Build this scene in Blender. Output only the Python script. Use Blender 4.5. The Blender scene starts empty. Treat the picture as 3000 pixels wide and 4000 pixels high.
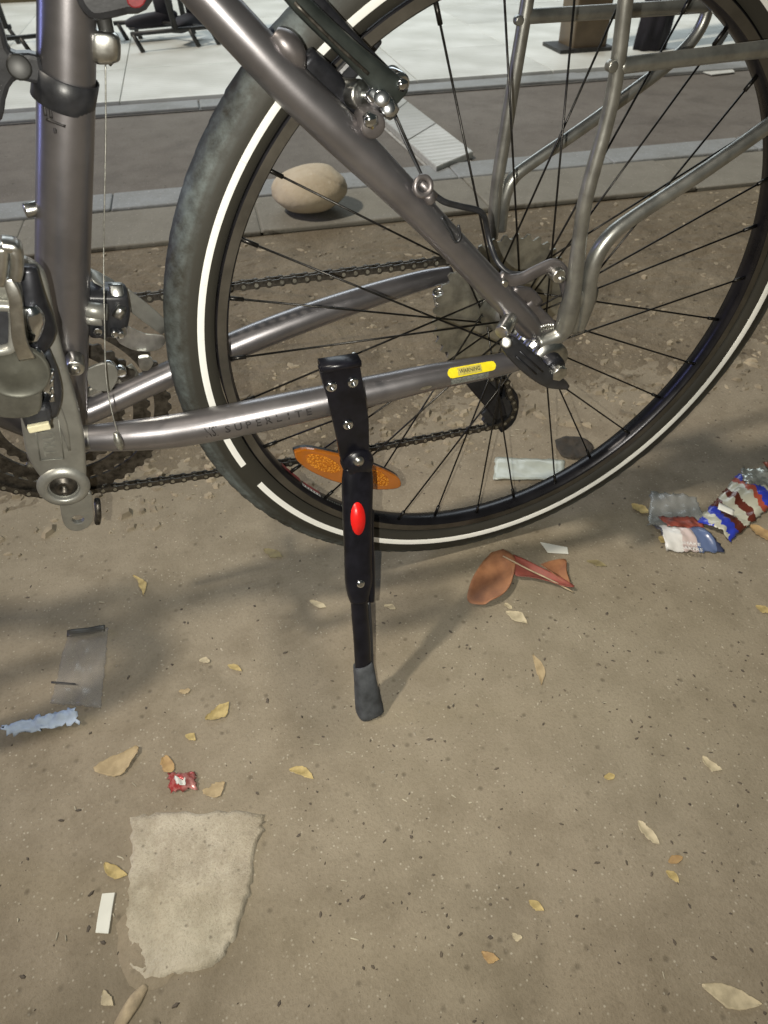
import bpy, bmesh, math, random
from math import sin, cos, pi, radians, atan2, hypot, sqrt
from mathutils import Vector, Matrix, noise
rnd = random.Random(7)
SC = bpy.context.scene
COL = SC.collection

# ------------------------------------------------------------------ camera
# The camera was surveyed from the wheel ellipse. Bike frame: a = backwards (image right),
# b = away from the camera, c = up the wheel plane; the bike leans LEAN about its contact line.
RT = 0.363; LEAN = radians(4.0); F = 2818.6
R = Matrix(((-0.9435602392701806, 0.3311170211498816, 0.007456082968207392),
            (0.23385901167099793, 0.6820147226363972, -0.6929400268186724),
            (-0.23452939587323382, -0.6520869853110297, -0.720956674190141)))
T = Vector((0.1379044945708095, -0.2161902738803772, 0.7805701279123198))
RI = R.transposed()
def b2l(v): return Vector((-v[0], -v[1], v[2] + RT))
def bd(v): return Vector((-v[0], -v[1], v[2]))
def l2w(v): return Vector((v[0], v[1]*cos(LEAN) - v[2]*sin(LEAN), v[1]*sin(LEAN) + v[2]*cos(LEAN)))
def w2l(v): return Vector((v[0], v[1]*cos(LEAN) + v[2]*sin(LEAN), -v[1]*sin(LEAN) + v[2]*cos(LEAN)))
CL = b2l(-(RI @ T)); CW = l2w(CL)
def dirl(px, py): return bd(RI @ Vector(((px-1500)/F, (py-2000)/F, 1)))
def P(px, py, b):                 # survey point -> bike coordinates on the plane at depth b
    d = dirl(px, py); return CL + d*((b - CL.y)/d.y)
def G(px, py, z=0.0):             # survey point -> world coordinates at height z
    d = l2w(dirl(px, py)); return CW + d*((z - CW.z)/d.z)
def depth(p): return (R @ Vector((-p.x, -p.y, p.z-RT)) + T).z
cam_d = bpy.data.cameras.new('camera'); cam = bpy.data.objects.new('camera', cam_d); COL.objects.link(cam)
ex, ey, ez = [l2w(bd(RI @ Vector(e))) for e in ((1,0,0),(0,1,0),(0,0,1))]
M = Matrix((ex, -ey, -ez)).transposed().to_4x4(); M.translation = CW
cam.matrix_world = M
cam_d.sensor_fit = 'VERTICAL'; cam_d.sensor_height = 36; cam_d.sensor_width = 27
cam_d.lens = 36*F/4000; cam_d.clip_start = 0.02; cam_d.clip_end = 200
cam_d.dof.use_dof = True; cam_d.dof.focus_distance = 0.72; cam_d.dof.aperture_fstop = 14
SC.camera = cam

# ------------------------------------------------------------------ light
W = bpy.data.worlds.new('World'); SC.world = W; W.use_nodes = True
nt = W.node_tree; bg = nt.nodes['Background']
SKY_COL = (0.86, 1.0, 0.92); SKY_STR = 0.05
bg.inputs['Color'].default_value = (*SKY_COL, 1); bg.inputs['Strength'].default_value = SKY_STR
def lamp(name, kind, loc, energy, color, target=None, direction=None, **kw):
    d = bpy.data.lights.new(name, kind); d.energy = energy; d.color = color
    o = bpy.data.objects.new(name, d); COL.objects.link(o); o.location = loc
    if target is not None: direction = Vector(target) - Vector(loc)
    if direction is not None: o.rotation_euler = Vector(direction).to_track_quat('-Z', 'Y').to_euler()
    for k, v in kw.items(): setattr(d, k, v)
    return o
# street lamp high up on the left, in front of the bike
lamp('street_light', 'SUN', (-3, -0.4, 5), 2.9, (1.0, 0.90, 0.76), direction=(0.68, 0.10, -1.0), angle=radians(3.2))
# the phone's own torch beside the lens
lamp('torch_light', 'SPOT', CW + ex*-0.030 + ey*0.013, 31.0, (1.0, 0.96, 0.86), direction=ez-ey*.12, shadow_soft_size=0.0012, spot_size=radians(112), spot_blend=1.0)
# lit shop ceiling across the road
lamp('shop_light', 'AREA', (1.5, 5.6, 3.2), 120, (0.86, 0.95, 1.0), target=(1.2, 3.4, 0), shape='RECTANGLE', size=6, size_y=2.5, spread=radians(125))
# a second, wider street lamp behind the photographer and a bluish neon tube to the left
lamp('street_lantern', 'AREA', (-1.6, -2.2, 3.4), 6, (1.0, 0.95, 0.84), target=(-.2, 0, .2), shape='DISK', size=.7)
lamp('neon_light', 'AREA', (-3.2, 1.4, 1.3), 20, (0.38, 0.42, 1.0), target=(-.4, 0, .4), shape='RECTANGLE', size=.25, size_y=1.6)
SC.view_settings.view_transform = 'Standard'; SC.view_settings.look = 'None'
SC.view_settings.exposure = -0.27; SC.view_settings.gamma = 1.0
SC.render.resolution_x = 768; SC.render.resolution_y = 1024
SC.render.engine = 'CYCLES'

# ------------------------------------------------------------------ helpers
def link(o, parent=None):
    COL.objects.link(o)
    if parent is not None: o.parent = parent
    return o
def tag(o, label=None, cat=None, group=None, kind=None):
    if label: o['label'] = label
    if cat: o['category'] = cat
    if group: o['group'] = group
    if kind: o['kind'] = kind
    return o
def mesh(name, v, f, m, smooth=True):
    me = bpy.data.meshes.new(name); me.from_pydata([tuple(p) for p in v], [], f); me.update()
    if m: me.materials.append(m)
    if smooth: me.polygons.foreach_set('use_smooth', [True]*len(me.polygons))
    return me
def obj(name, geo, m, parent=None, smooth=True, **t):
    me = geo if isinstance(geo, bpy.types.Mesh) else mesh(name, geo[0], geo[1], m, smooth)
    if isinstance(geo, bpy.types.Mesh) and not me.materials and m: me.materials.append(m)
    return tag(link(bpy.data.objects.new(name, me), parent), **t)
def join(*gs):
    v, f = [], []
    for a, b in gs:
        n = len(v); v += list(a); f += [tuple(i+n for i in q) for q in b]
    return v, f
def xf(g, M): return [M @ Vector(p) for p in g[0]], g[1]
def smoothpath(pts, k=6):
    pts = [tuple(p) for p in pts]; n = len(pts[0]); out = []
    for i in range(len(pts)-1):
        p0 = pts[max(i-1, 0)]; p1 = pts[i]; p2 = pts[i+1]; p3 = pts[min(i+2, len(pts)-1)]
        for j in range(k):
            t = j/k
            out.append(tuple(0.5*((2*p1[d]) + (-p0[d]+p2[d])*t + (2*p0[d]-5*p1[d]+4*p2[d]-p3[d])*t*t + (-p0[d]+3*p1[d]-3*p2[d]+p3[d])*t**3) for d in range(n)))
    out.append(pts[-1]); return out
def sweep(pts, size, up=None, n=16, sq=2.0, cap=True, k=0):
    """pts: positions; size: (w,h) half sizes per point (or number); up: hint for the h axis"""
    if not isinstance(size, (list, tuple)): size = [size]*len(pts)
    size = [s if isinstance(s, (list, tuple)) else (s, s) for s in size]
    if k:
        q = smoothpath([tuple(p)+tuple(s) for p, s in zip(pts, size)], k)
        pts = [Vector(a[:3]) for a in q]; size = [a[3:] for a in q]
    pts = [Vector(p) for p in pts]; v, f = [], []; prev = None
    for i, p in enumerate(pts):
        t = (pts[min(i+1, len(pts)-1)] - pts[max(i-1, 0)]).normalized()
        if up is not None: u = Vector(up)
        elif prev is None: u = Vector((0.13, 1, 0.21)) if abs(t.y) < .9 else Vector((1, 0, 0.1))
        else: u = prev
        u = (u - t*u.dot(t)).normalized(); prev = u; s = t.cross(u)
        for j in range(n):
            a = 2*pi*j/n; ca, sa = cos(a), sin(a)
            x = math.copysign(abs(ca)**(2/sq), ca)*size[i][0]; y = math.copysign(abs(sa)**(2/sq), sa)*size[i][1]
            v.append(p + s*x + u*y)
    for i in range(len(pts)-1):
        for j in range(n):
            a = i*n+j; b = i*n+(j+1) % n; f.append((a, b, b+n, a+n))
    if cap:
        v.append(pts[0]); v.append(pts[-1]); c0 = len(v)-2
        for j in range(n):
            f.append((c0, (j+1) % n, j)); o = (len(pts)-1)*n; f.append((c0+1, o+j, o+(j+1) % n))
    return v, f
def hw(p, px): return px*abs(depth(p))/F
def tubepx(rows, k=6, n=20, **kw):      # rows: (px, py, b, halfwidth in survey px)
    pts = [P(r[0], r[1], r[2]) for r in rows]
    return sweep(pts, [hw(p, r[3]) for p, r in zip(pts, rows)], n=n, k=k, **kw)
def lathe(prof, ctr, n=48, axis='b', closed=False, a0=0, a1=2*pi):
    """prof: list of (radius, along-axis). axis b of the bike, or z"""
    v, f = [], []; full = abs(a1-a0-2*pi) < 1e-6; cnt = n if full else n+1; m = len(prof)
    for i in range(cnt):
        a = a0 + (a1-a0)*i/n
        for r, h in prof:
            if axis == 'b': v.append(Vector((ctr[0]+r*cos(a), ctr[1]+h, ctr[2]+r*sin(a))))
            else: v.append(Vector((ctr[0]+r*cos(a), ctr[1]+r*sin(a), ctr[2]+h)))
    for i in range(n):
        i2 = (i+1) % cnt
        for j in range(m if closed else m-1):
            j2 = (j+1) % m
            q = (i*m+j, i*m+j2, i2*m+j2, i2*m+j)
            f.append(q if axis == 'b' else q[::-1])
    return v, f
def cyl(p0, p1, r, n=16, r1=None, bev=0.0):
    p0, p1 = Vector(p0), Vector(p1); r1 = r if r1 is None else r1
    if bev:
        d = (p1-p0).normalized()*bev
        return sweep([p0, p0+d*.3, p0+d, p1-d, p1-d*.3, p1], [r-bev, r-bev*.3, r, r1, r1-bev*.3, r1-bev], n=n)
    return sweep([p0, p1], [r, r1], n=n)
def prism(poly, thick, bevel=0.0008, name='p', m=None, smooth_n=0, hole=None):
    """poly: list of Vector on a plane of constant b (bike coords); extruded towards +b by thick.
    hole: (centre Vector, radius)"""
    poly = [Vector(p) for p in poly]
    if smooth_n: poly = [Vector(q) for q in smoothpath(poly + [poly[0]], smooth_n)][:-1]
    bm = bmesh.new(); d = Vector((0, thick, 0))
    if hole is None:
        vs = [bm.verts.new(p) for p in poly]; fc = bm.faces.new(vs)
    else:
        n = len(poly); c, r = Vector(hole[0]), hole[1]; vo = [bm.verts.new(p) for p in poly]; vi = []
        for p in poly:
            q = (p-c); q.y = 0; q.normalize(); vi.append(bm.verts.new(Vector((c.x, poly[0].y, c.z)) + q*r))
        for i in range(n): bm.faces.new((vo[i], vo[(i+1) % n], vi[(i+1) % n], vi[i]))
    bm.normal_update()
    r_ = bmesh.ops.extrude_face_region(bm, geom=list(bm.faces))
    bmesh.ops.translate(bm, vec=d, verts=[e for e in r_['geom'] if isinstance(e, bmesh.types.BMVert)])
    bmesh.ops.recalc_face_normals(bm, faces=bm.faces)
    if bevel:
        es = [e for e in bm.edges if len(e.link_faces) == 2 and e.calc_face_angle(0) > 1.0]
        bmesh.ops.bevel(bm, geom=es, offset=bevel, segments=2, affect='EDGES', profile=0.5, clamp_overlap=True)
    me = bpy.data.meshes.new(name); bm.to_mesh(me); bm.free()
    if m: me.materials.append(m)
    return me
def ppoly(lst, b): return [P(x, y, b) for x, y in lst]
def boxg(c, s, rot=None):
    c = Vector(c); v = []
    for x in (-1, 1):
        for y in (-1, 1):
            for z in (-1, 1):
                q = Vector((x*s[0]/2, y*s[1]/2, z*s[2]/2))
                if rot is not None: q = rot @ q
                v.append(c+q)
    return v, [(0,1,3,2),(4,6,7,5),(0,4,5,1),(2,3,7,6),(0,2,6,4),(1,5,7,3)]
def rbox(name, c, s, m, bevel=.002, rot=None, seg=2):
    v, f = boxg((0,0,0), s); bm = bmesh.new(); vs = [bm.verts.new(p) for p in v]
    for q in f: bm.faces.new([vs[i] for i in q])
    bmesh.ops.recalc_face_normals(bm, faces=bm.faces)
    bmesh.ops.bevel(bm, geom=list(bm.edges), offset=bevel, segments=seg, affect='EDGES', profile=.5, clamp_overlap=True)
    me = bpy.data.meshes.new(name); Mx = Matrix.Translation(c) @ (rot.to_4x4() if rot is not None else Matrix.Identity(4))
    bm.transform(Mx); bm.to_mesh(me); bm.free(); me.materials.append(m); return me
def textgeo(s, size):
    cu = bpy.data.curves.new('t', 'FONT'); cu.body = s; cu.size = size; cu.resolution_u = 2
    cu.align_x = 'CENTER'; cu.align_y = 'CENTER'; cu.offset = size*0.012
    o = bpy.data.objects.new('t', cu); COL.objects.link(o)
    me = o.to_mesh(); v = [p.co.copy() for p in me.vertices]; f = [tuple(p.vertices) for p in me.polygons]
    o.to_mesh_clear(); bpy.data.objects.remove(o); return v, f

# ------------------------------------------------------------------ materials
def newmat(name):
    m = bpy.data.materials.new(name); m.use_nodes = True
    n = m.node_tree; return m, n, n.nodes['Principled BSDF']
def N(n, t, **kw):
    x = n.nodes.new(t)
    for k, v in kw.items():
        if k in x.inputs.keys(): x.inputs[k].default_value = v
        else: setattr(x, k, v)
    return x
def mat(name, col, rough=.5, metal=0.0, var=0.25, scale=40, bump=0.0, bscale=None, col2=None, spec=None, coat=0, alpha=None, lo=.35, hi=.65, detail=5, trans=0):
    m, n, p = newmat(name); L = n.links.new
    tc = N(n, 'ShaderNodeTexCoord'); nz = N(n, 'ShaderNodeTexNoise', Scale=scale, Detail=detail, Roughness=.6)
    L(tc.outputs['Object'], nz.inputs['Vector'])
    mr = N(n, 'ShaderNodeMapRange'); mr.inputs['From Min'].default_value = lo; mr.inputs['From Max'].default_value = hi
    L(nz.outputs['Fac'], mr.inputs['Value'])
    mx = N(n, 'ShaderNodeMix', data_type='RGBA'); L(mr.outputs['Result'], mx.inputs['Factor'])
    c2 = col2 if col2 else tuple(min(1, c*(1+var)) for c in col)
    mx.inputs[6].default_value = (*(col if col2 else tuple(c*(1-var) for c in col)), 1); mx.inputs[7].default_value = (*c2, 1)
    L(mx.outputs[2], p.inputs['Base Color'])
    p.inputs['Metallic'].default_value = metal
    mr2 = N(n, 'ShaderNodeMapRange'); mr2.inputs['To Min'].default_value = max(.03, rough*.82); mr2.inputs['To Max'].default_value = min(1, rough*1.2)
    L(nz.outputs['Fac'], mr2.inputs['Value']); L(mr2.outputs['Result'], p.inputs['Roughness'])
    if spec is not None: p.inputs['Specular IOR Level'].default_value = spec
    if coat: p.inputs['Coat Weight'].default_value = coat; p.inputs['Coat Roughness'].default_value = .15
    if alpha is not None: p.inputs['Alpha'].default_value = alpha
    if trans: p.inputs['Transmission Weight'].default_value = trans
    if bump:
        nb = N(n, 'ShaderNodeTexNoise', Scale=bscale or scale*4, Detail=4); L(tc.outputs['Object'], nb.inputs['Vector'])
        bp = N(n, 'ShaderNodeBump', Strength=.6, Distance=bump); L(nb.outputs['Fac'], bp.inputs['Height']); L(bp.outputs['Normal'], p.inputs['Normal'])
    return m
M_paint = mat('grey_brown_metal_paint', (.238, .228, .236), .33, .85, var=.10, scale=25, bump=.00004, bscale=900, coat=.25)
M_paint2 = mat('worn_frame_paint', (.20, .185, .185), .42, .8, var=.15, scale=60, bump=.00005, bscale=700)
M_rack = mat('rack_metal', (.33, .33, .305), .36, .85, var=.18, scale=60, bump=.00005, bscale=400)
M_alu = mat('bare_aluminium', (.56, .56, .53), .30, 1.0, var=.18, scale=120, bump=.00004, bscale=900)
M_crank = mat('grey_crank_alloy', (.30, .30, .275), .42, .7, var=.13, scale=50, bump=.00006, bscale=900)
M_chrome = mat('chromed_steel', (.66, .68, .70), .13, 1.0, var=.1, scale=80)
M_steelD = mat('oily_dark_steel', (.075, .068, .058), .42, .8, var=.5, scale=150, bump=.0001, bscale=700)
M_sprk = mat('sprocket_steel', (.36, .35, .30), .40, .85, var=.25, scale=70, bump=.00006, bscale=800)
M_black = mat('black_kickstand_paint', (.006, .006, .009), .30, .0, var=.4, scale=60, bump=.00006, bscale=500, spec=.35)
M_blackP = mat('black_plastic', (.022, .023, .026), .38, 0, var=.3, scale=90, bump=.00008, bscale=600)
M_blackM = mat('black_anodised', (.028, .029, .034), .34, .6, var=.3, scale=90)
M_rubber = mat('grey_worn_rubber', (.045, .05, .056), .7, 0, var=.45, scale=60, bump=.0003, bscale=300)
M_brakeG = mat('dark_green_grey_alloy', (.055, .065, .06), .36, .7, var=.25, scale=40)
M_spoke = mat('black_spoke_wire', (.035, .033, .03), .34, .8, var=.4, scale=200)
M_rim = mat('black_rim', (.022, .021, .024), .28, .5, var=.3, scale=30)
M_track = mat('worn_brake_track', (.105, .095, .078), .42, .6, var=.25, scale=25, bump=.00004, bscale=600)
M_strip = mat('white_reflective_band', (.95, .95, .90), .5, 0, var=.02, scale=60, lo=.2, hi=.9)
M_amber = mat('amber_reflector_rim', (.40, .12, .008), .15, 0, var=.12, scale=40, spec=.8, coat=.6)
M_red = mat('red_reflector', (.72, .012, .01), .35, 0, var=.04, scale=200)
M_redD = mat('dark_red_decal', (.22, .02, .025), .4, 0, var=.3, scale=200)
M_yellow = mat('yellow_sticker', (.68, .56, .015), .4, 0, var=.08, scale=200)
M_yelD = mat('printed_sticker_band', (.40, .35, .08), .4, 0, var=.2, scale=400)
M_ink = mat('dark_ink', (.02, .018, .018), .5, 0, var=.4, scale=500)
M_white = mat('white_print', (.7, .7, .68), .5, 0, var=.2, scale=300)
M_clear = mat('clear_grey_sticker', (.17, .18, .165), .35, .2, var=.4, scale=600)
M_cable = mat('steel_cable', (.42, .42, .38), .4, .9, var=.3, scale=300)
M_cream = mat('cream_pedal_reflector', (.60, .56, .38), .3, 0, var=.1, scale=200)
def tyre_mat():
    m, n, p = newmat('dusty_tyre_rubber'); L = n.links.new
    tc = N(n, 'ShaderNodeTexCoord')
    a = N(n, 'ShaderNodeTexNoise', Scale=70, Detail=8, Roughness=.75); L(tc.outputs['Object'], a.inputs['Vector'])
    b = N(n, 'ShaderNodeTexNoise', Scale=11, Detail=3); L(tc.outputs['Object'], b.inputs['Vector'])
    at = N(n, 'ShaderNodeAttribute', attribute_name='tread')
    s = N(n, 'ShaderNodeMath', operation='MULTIPLY'); L(a.outputs['Fac'], s.inputs[0]); L(b.outputs['Fac'], s.inputs[1])
    mr = N(n, 'ShaderNodeMapRange'); mr.inputs['From Min'].default_value = .17; mr.inputs['From Max'].default_value = .36; L(s.outputs[0], mr.inputs['Value'])
    mu = N(n, 'ShaderNodeMath', operation='MULTIPLY_ADD'); L(mr.outputs['Result'], mu.inputs[0]); L(at.outputs['Fac'], mu.inputs[1]); mu.inputs[2].default_value = .0
    mx = N(n, 'ShaderNodeMix', data_type='RGBA'); L(mu.outputs[0], mx.inputs['Factor'])
    mx.inputs[6].default_value = (.034, .032, .025, 1); mx.inputs[7].default_value = (.125, .145, .142, 1)
    L(mx.outputs[2], p.inputs['Base Color']); p.inputs['Roughness'].default_value = .62; p.inputs['Specular IOR Level'].default_value = .35
    bp = N(n, 'ShaderNodeBump', Strength=.5, Distance=.0005); L(a.outputs['Fac'], bp.inputs['Height']); L(bp.outputs['Normal'], p.inputs['Normal'])
    return m
M_tyre = tyre_mat()
def amber_core():
    m, n, p = newmat('amber_prism_lens'); L = n.links.new
    tc = N(n, 'ShaderNodeTexCoord'); mp = N(n, 'ShaderNodeMapping'); mp.inputs['Rotation'].default_value = (0, .5, 0); L(tc.outputs['Object'], mp.inputs['Vector'])
    v = N(n, 'ShaderNodeTexVoronoi', Scale=420, feature='F1', distance='MANHATTAN'); L(mp.outputs[0], v.inputs['Vector'])
    mr = N(n, 'ShaderNodeMapRange'); mr.inputs['From Max'].default_value = .9; L(v.outputs['Distance'], mr.inputs['Value'])
    mx = N(n, 'ShaderNodeMix', data_type='RGBA'); L(mr.outputs['Result'], mx.inputs['Factor'])
    mx.inputs[6].default_value = (.95, .42, .05, 1); mx.inputs[7].default_value = (.42, .12, .006, 1)
    L(mx.outputs[2], p.inputs['Base Color']); p.inputs['Roughness'].default_value = .2
    bp = N(n, 'ShaderNodeBump', Strength=1, Distance=.0006); L(v.outputs['Distance'], bp.inputs['Height']); L(bp.outputs['Normal'], p.inputs['Normal'])
    return m
M_amberC = amber_core()
def ground_mat(name, base, light, dark, grit, rough=.86, sc=1.0, pit=.5, patch=.6, bump=.0012):
    """patchy, speckled, pitted ground"""
    m, n, p = newmat(name); L = n.links.new
    tc = N(n, 'ShaderNodeTexCoord'); O = tc.outputs['Object']
    def nz(s, d=5, r=.6, dist=0):
        x = N(n, 'ShaderNodeTexNoise', Scale=s*sc, Detail=d, Roughness=r, Distortion=dist); L(O, x.inputs['Vector']); return x
    def rng(src, a, b, c=0., d=1.):
        x = N(n, 'ShaderNodeMapRange'); L(src, x.inputs['Value'])
        for k, v in zip(('From Min','From Max','To Min','To Max'), (a, b, c, d)): x.inputs[k].default_value = v
        return x.outputs['Result']
    def mix(f, a, b):
        x = N(n, 'ShaderNodeMix', data_type='RGBA')
        L(f, x.inputs['Factor']) if not isinstance(f, float) else setattr(x.inputs['Factor'], 'default_value', f)
        for i, c in ((6, a), (7, b)):
            if isinstance(c, tuple): x.inputs[i].default_value = (*c, 1)
            else: L(c, x.inputs[i])
        return x.outputs[2]
    big = nz(2.6, 5, .6, .4); med = nz(16, 6, .65); fine = nz(260, 3, .7); fine2 = nz(90, 5, .75)
    c = mix(rng(big.outputs['Fac'], .35, .68, 0, patch), base, light)
    c = mix(rng(med.outputs['Fac'], .42, .70, 0, .6), c, dark)
    c = mix(rng(fine.outputs['Fac'], .5, .78, 0, .55), c, dark)
    c = mix(rng(fine2.outputs['Fac'], .52, .75, 0, .4), c, light)
    st = nz(5.5, 6, .62, .8); ol = nz(1.3, 4, .6)
    c = mix(rng(st.outputs['Fac'], .54, .70, 0, .45), c, tuple(x*.75 for x in dark))
    c = mix(rng(ol.outputs['Fac'], .40, .62, 0, .35), c, (base[0]*.90, base[1]*.95, base[2]*.92))
    v = N(n, 'ShaderNodeTexVoronoi', Scale=300*sc, Randomness=1.0); L(O, v.inputs['Vector'])
    gs = N(n, 'ShaderNodeSeparateColor'); L(v.outputs['Color'], gs.inputs['Color'])
    spot = N(n, 'ShaderNodeMath', operation='MULTIPLY'); L(rng(v.outputs['Distance'], .22, .38, 1, 0), spot.inputs[0]); L(rng(gs.outputs[0], .86, .98, 0, .7), spot.inputs[1])
    c = mix(spot.outputs[0], c, grit)
    v2 = N(n, 'ShaderNodeTexVoronoi', Scale=95*sc, Randomness=1.0); L(O, v2.inputs['Vector'])
    g2 = N(n, 'ShaderNodeSeparateColor'); L(v2.outputs['Color'], g2.inputs['Color'])
    pits = N(n, 'ShaderNodeMath', operation='MULTIPLY'); L(rng(v2.outputs['Distance'], .12, .34, 1, 0), pits.inputs[0]); L(rng(g2.outputs[1], .80, .98, 0, pit), pits.inputs[1])
    c = mix(pits.outputs[0], c, tuple(x*.45 for x in dark))
    L(c, p.inputs['Base Color']); p.inputs['Roughness'].default_value = rough; p.inputs['Specular IOR Level'].default_value = .3
    h = N(n, 'ShaderNodeMath', operation='MULTIPLY_ADD'); L(fine2.outputs['Fac'], h.inputs[0]); h.inputs[1].default_value = .5; L(rng(fine.outputs['Fac'], .3, .7, 0, .5), h.inputs[2])
    h2 = N(n, 'ShaderNodeMath', operation='SUBTRACT'); L(h.outputs[0], h2.inputs[0]); L(pits.outputs[0], h2.inputs[1])
    bp = N(n, 'ShaderNodeBump', Strength=.75, Distance=bump); L(h2.outputs[0], bp.inputs['Height']); L(bp.outputs['Normal'], p.inputs['Normal'])
    return m
M_ground = ground_mat('trodden_concrete', (.236, .200, .146), (.280, .245, .185), (.132, .107, .072), (.40, .37, .30), patch=.8)
M_rough = ground_mat('coarse_earth', (.165, .135, .092), (.24, .205, .15), (.085, .066, .044), (.34, .30, .22), sc=.55, pit=.9, patch=.8, bump=.004)
M_road = ground_mat('road_asphalt', (.15, .135, .118), (.205, .19, .17), (.10, .088, .076), (.26, .24, .21), sc=.6, bump=.003)
M_pave = ground_mat('smooth_grey_concrete', (.205, .195, .165), (.26, .245, .21), (.15, .14, .115), (.36, .34, .30), sc=.5, pit=.2, bump=.0015)
M_kerb = ground_mat('pale_kerb_concrete', (.25, .265, .27), (.33, .35, .375), (.19, .195, .185), (.5, .5, .5), sc=.5, pit=.2, bump=.0015)
M_slab = ground_mat('pale_mortar', (.35, .31, .235), (.62, .57, .47), (.20, .165, .115), (.44, .40, .31), sc=1.9, pit=.5, patch=1.0, bump=.0016)
def tile_mat(name, c, d):
    m, n, p = newmat(name); L = n.links.new
    tc = N(n, 'ShaderNodeTexCoord')
    nz = N(n, 'ShaderNodeTexNoise', Scale=4, Detail=5); L(tc.outputs['Object'], nz.inputs['Vector'])
    oi = N(n, 'ShaderNodeObjectInfo')
    wv = N(n, 'ShaderNodeTexWave', Scale=9, Distortion=.0); wv.bands_direction = 'Y'; L(tc.outputs['Object'], wv.inputs['Vector'])
    mr = N(n, 'ShaderNodeMapRange'); mr.inputs['From Min'].default_value = .35; mr.inputs['From Max'].default_value = .7; L(nz.outputs['Fac'], mr.inputs['Value'])
    mx = N(n, 'ShaderNodeMix', data_type='RGBA'); L(mr.outputs['Result'], mx.inputs['Factor'])
    mx.inputs[6].default_value = (*c, 1); mx.inputs[7].default_value = (*d, 1)
    hs = N(n, 'ShaderNodeHueSaturation'); L(mx.outputs[2], hs.inputs['Color'])
    m2 = N(n, 'ShaderNodeMapRange'); m2.inputs['To Min'].default_value = .88; m2.inputs['To Max'].default_value = 1.06; L(oi.outputs['Random'], m2.inputs['Value']); L(m2.outputs['Result'], hs.inputs['Value'])
    gm = N(n, 'ShaderNodeMapRange'); gm.inputs['From Max'].default_value = .35; gm.inputs['To Min'].default_value = .90; L(wv.outputs['Fac'], gm.inputs['Value'])
    vm = N(n, 'ShaderNodeVectorMath', operation='SCALE'); L(hs.outputs['Color'], vm.inputs[0]); L(gm.outputs['Result'], vm.inputs['Scale']); L(vm.outputs[0], p.inputs['Base Color'])
    r = N(n, 'ShaderNodeMapRange'); r.inputs['To Min'].default_value = .18; r.inputs['To Max'].default_value = .5; L(nz.outputs['Fac'], r.inputs['Value']); L(r.outputs['Result'], p.inputs['Roughness'])
    bp = N(n, 'ShaderNodeBump', Strength=.3, Distance=.002); L(wv.outputs['Fac'], bp.inputs['Height']); L(bp.outputs['Normal'], p.inputs['Normal'])
    return m
M_tile = tile_mat('pale_floor_tile', (.62, .64, .60), (.74, .76, .73))
M_ramp = tile_mat('ramp_tile', (.40, .41, .38), (.50, .51, .49))
M_joint = mat('tile_joint', (.36, .36, .34), .8)
M_gap = mat('dirty_joint', (.17, .165, .14), .9)
M_wood = mat('brown_varnished_post', (.115, .085, .05), .4, 0, var=.2, scale=8)
M_cloth = mat('black_cloth', (.015, .014, .02), .8, 0, var=.3, scale=30)
M_stand = mat('dark_painted_tube', (.035, .035, .033), .45, .3, var=.3, scale=30)
M_ball = ground_mat('beige_stone', (.50, .43, .32), (.58, .52, .42), (.42, .33, .22), (.56, .50, .40), sc=.25, pit=.15, bump=.002)

# ------------------------------------------------------------------ the setting
SL = -.115
def band(y0, y1, x0, x1, z): # strip whose long edges run along the street
    return [(x0, y0+SL*x0, z), (x1, y0+SL*x1, z), (x1, y1+SL*x1, z), (x0, y1+SL*x0, z)], [(0,1,2,3)]
gv = [(-60,-60,0),(60,-60,0),(60,60,0),(-60,60,0)]
obj('ground', (gv, [(0,1,2,3)]), M_ground, smooth=False, kind='structure')
def grid(x0, x1, nx, fy0, fy1, ny, fz):
    v, f = [], []
    for i in range(nx+1):
        x = x0+(x1-x0)*i/nx
        for j in range(ny+1):
            t = j/ny; y = fy0(x)+(fy1(x)-fy0(x))*t; v.append((x, y, fz(x, y, t)))
    for i in range(nx):
        for j in range(ny): a = i*(ny+1)+j; f.append((a, a+ny+1, a+ny+2, a+1))
    return v, f
def rough_z(x, y, t):
    e = min(1, t*2.5)*min(1, (1-t)*8)
    return -.003 + .006*min(1,(t*2.5)) + e*.5*(.008*noise.noise(Vector((x*9, y*9, 1))) + .010*noise.noise(Vector((x*26, y*34, 3))) + .005*noise.noise(Vector((x*75, y*95, 5))) + .0025*noise.noise(Vector((x*190, y*220, 6))) + .005) 
obj('earth_verge', grid(-1.6, 3.0, 760, lambda x: .16+.06*noise.noise(Vector((x*3,0,0)))-.10*x*0+SL*x*.3, lambda x: 1.20+SL*x, 190, rough_z), M_rough, kind='structure')
pv = obj('pavement', band(1.205, 1.455, -20, 30, .010), M_pave, smooth=False, kind='structure')
obj('road', band(1.60, 2.50, -20, 30, .008), M_road, smooth=False, kind='structure')
# pavement slabs and kerb stones, one object each
def slab_mesh(name, l, w, h, m, bev=.004):
    me = rbox(name, (l/2, w/2, h/2), (l, w, h), m, bev); return me
ang = atan2(SL, 1)
def row(name, y0, w, h, l, x0, n, m, parent, z=0, gap=.004):
    me = slab_mesh(name, l-gap, w-gap, h, m)
    for i in range(n):
        o = bpy.data.objects.new(name, me); link(o, parent)
        x = x0+i*l*cos(ang); o.location = (x+rnd.uniform(-.002, .002), y0+SL*x, z+rnd.uniform(-.002, .002)); o.rotation_euler = (rnd.uniform(-.004,.004), 0, ang+rnd.uniform(-.003,.003))
row('paving_slab', 1.205, .255, .014, .62, -1.9, 11, M_pave, pv, gap=.0015)
kb = obj('kerb', band(1.462, 1.600, -20, 30, .012), M_gap, smooth=False, kind='structure')
row('kerb_stone', 1.464, .136, .018, .5, -1.9, 14, M_kerb, kb)
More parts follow.
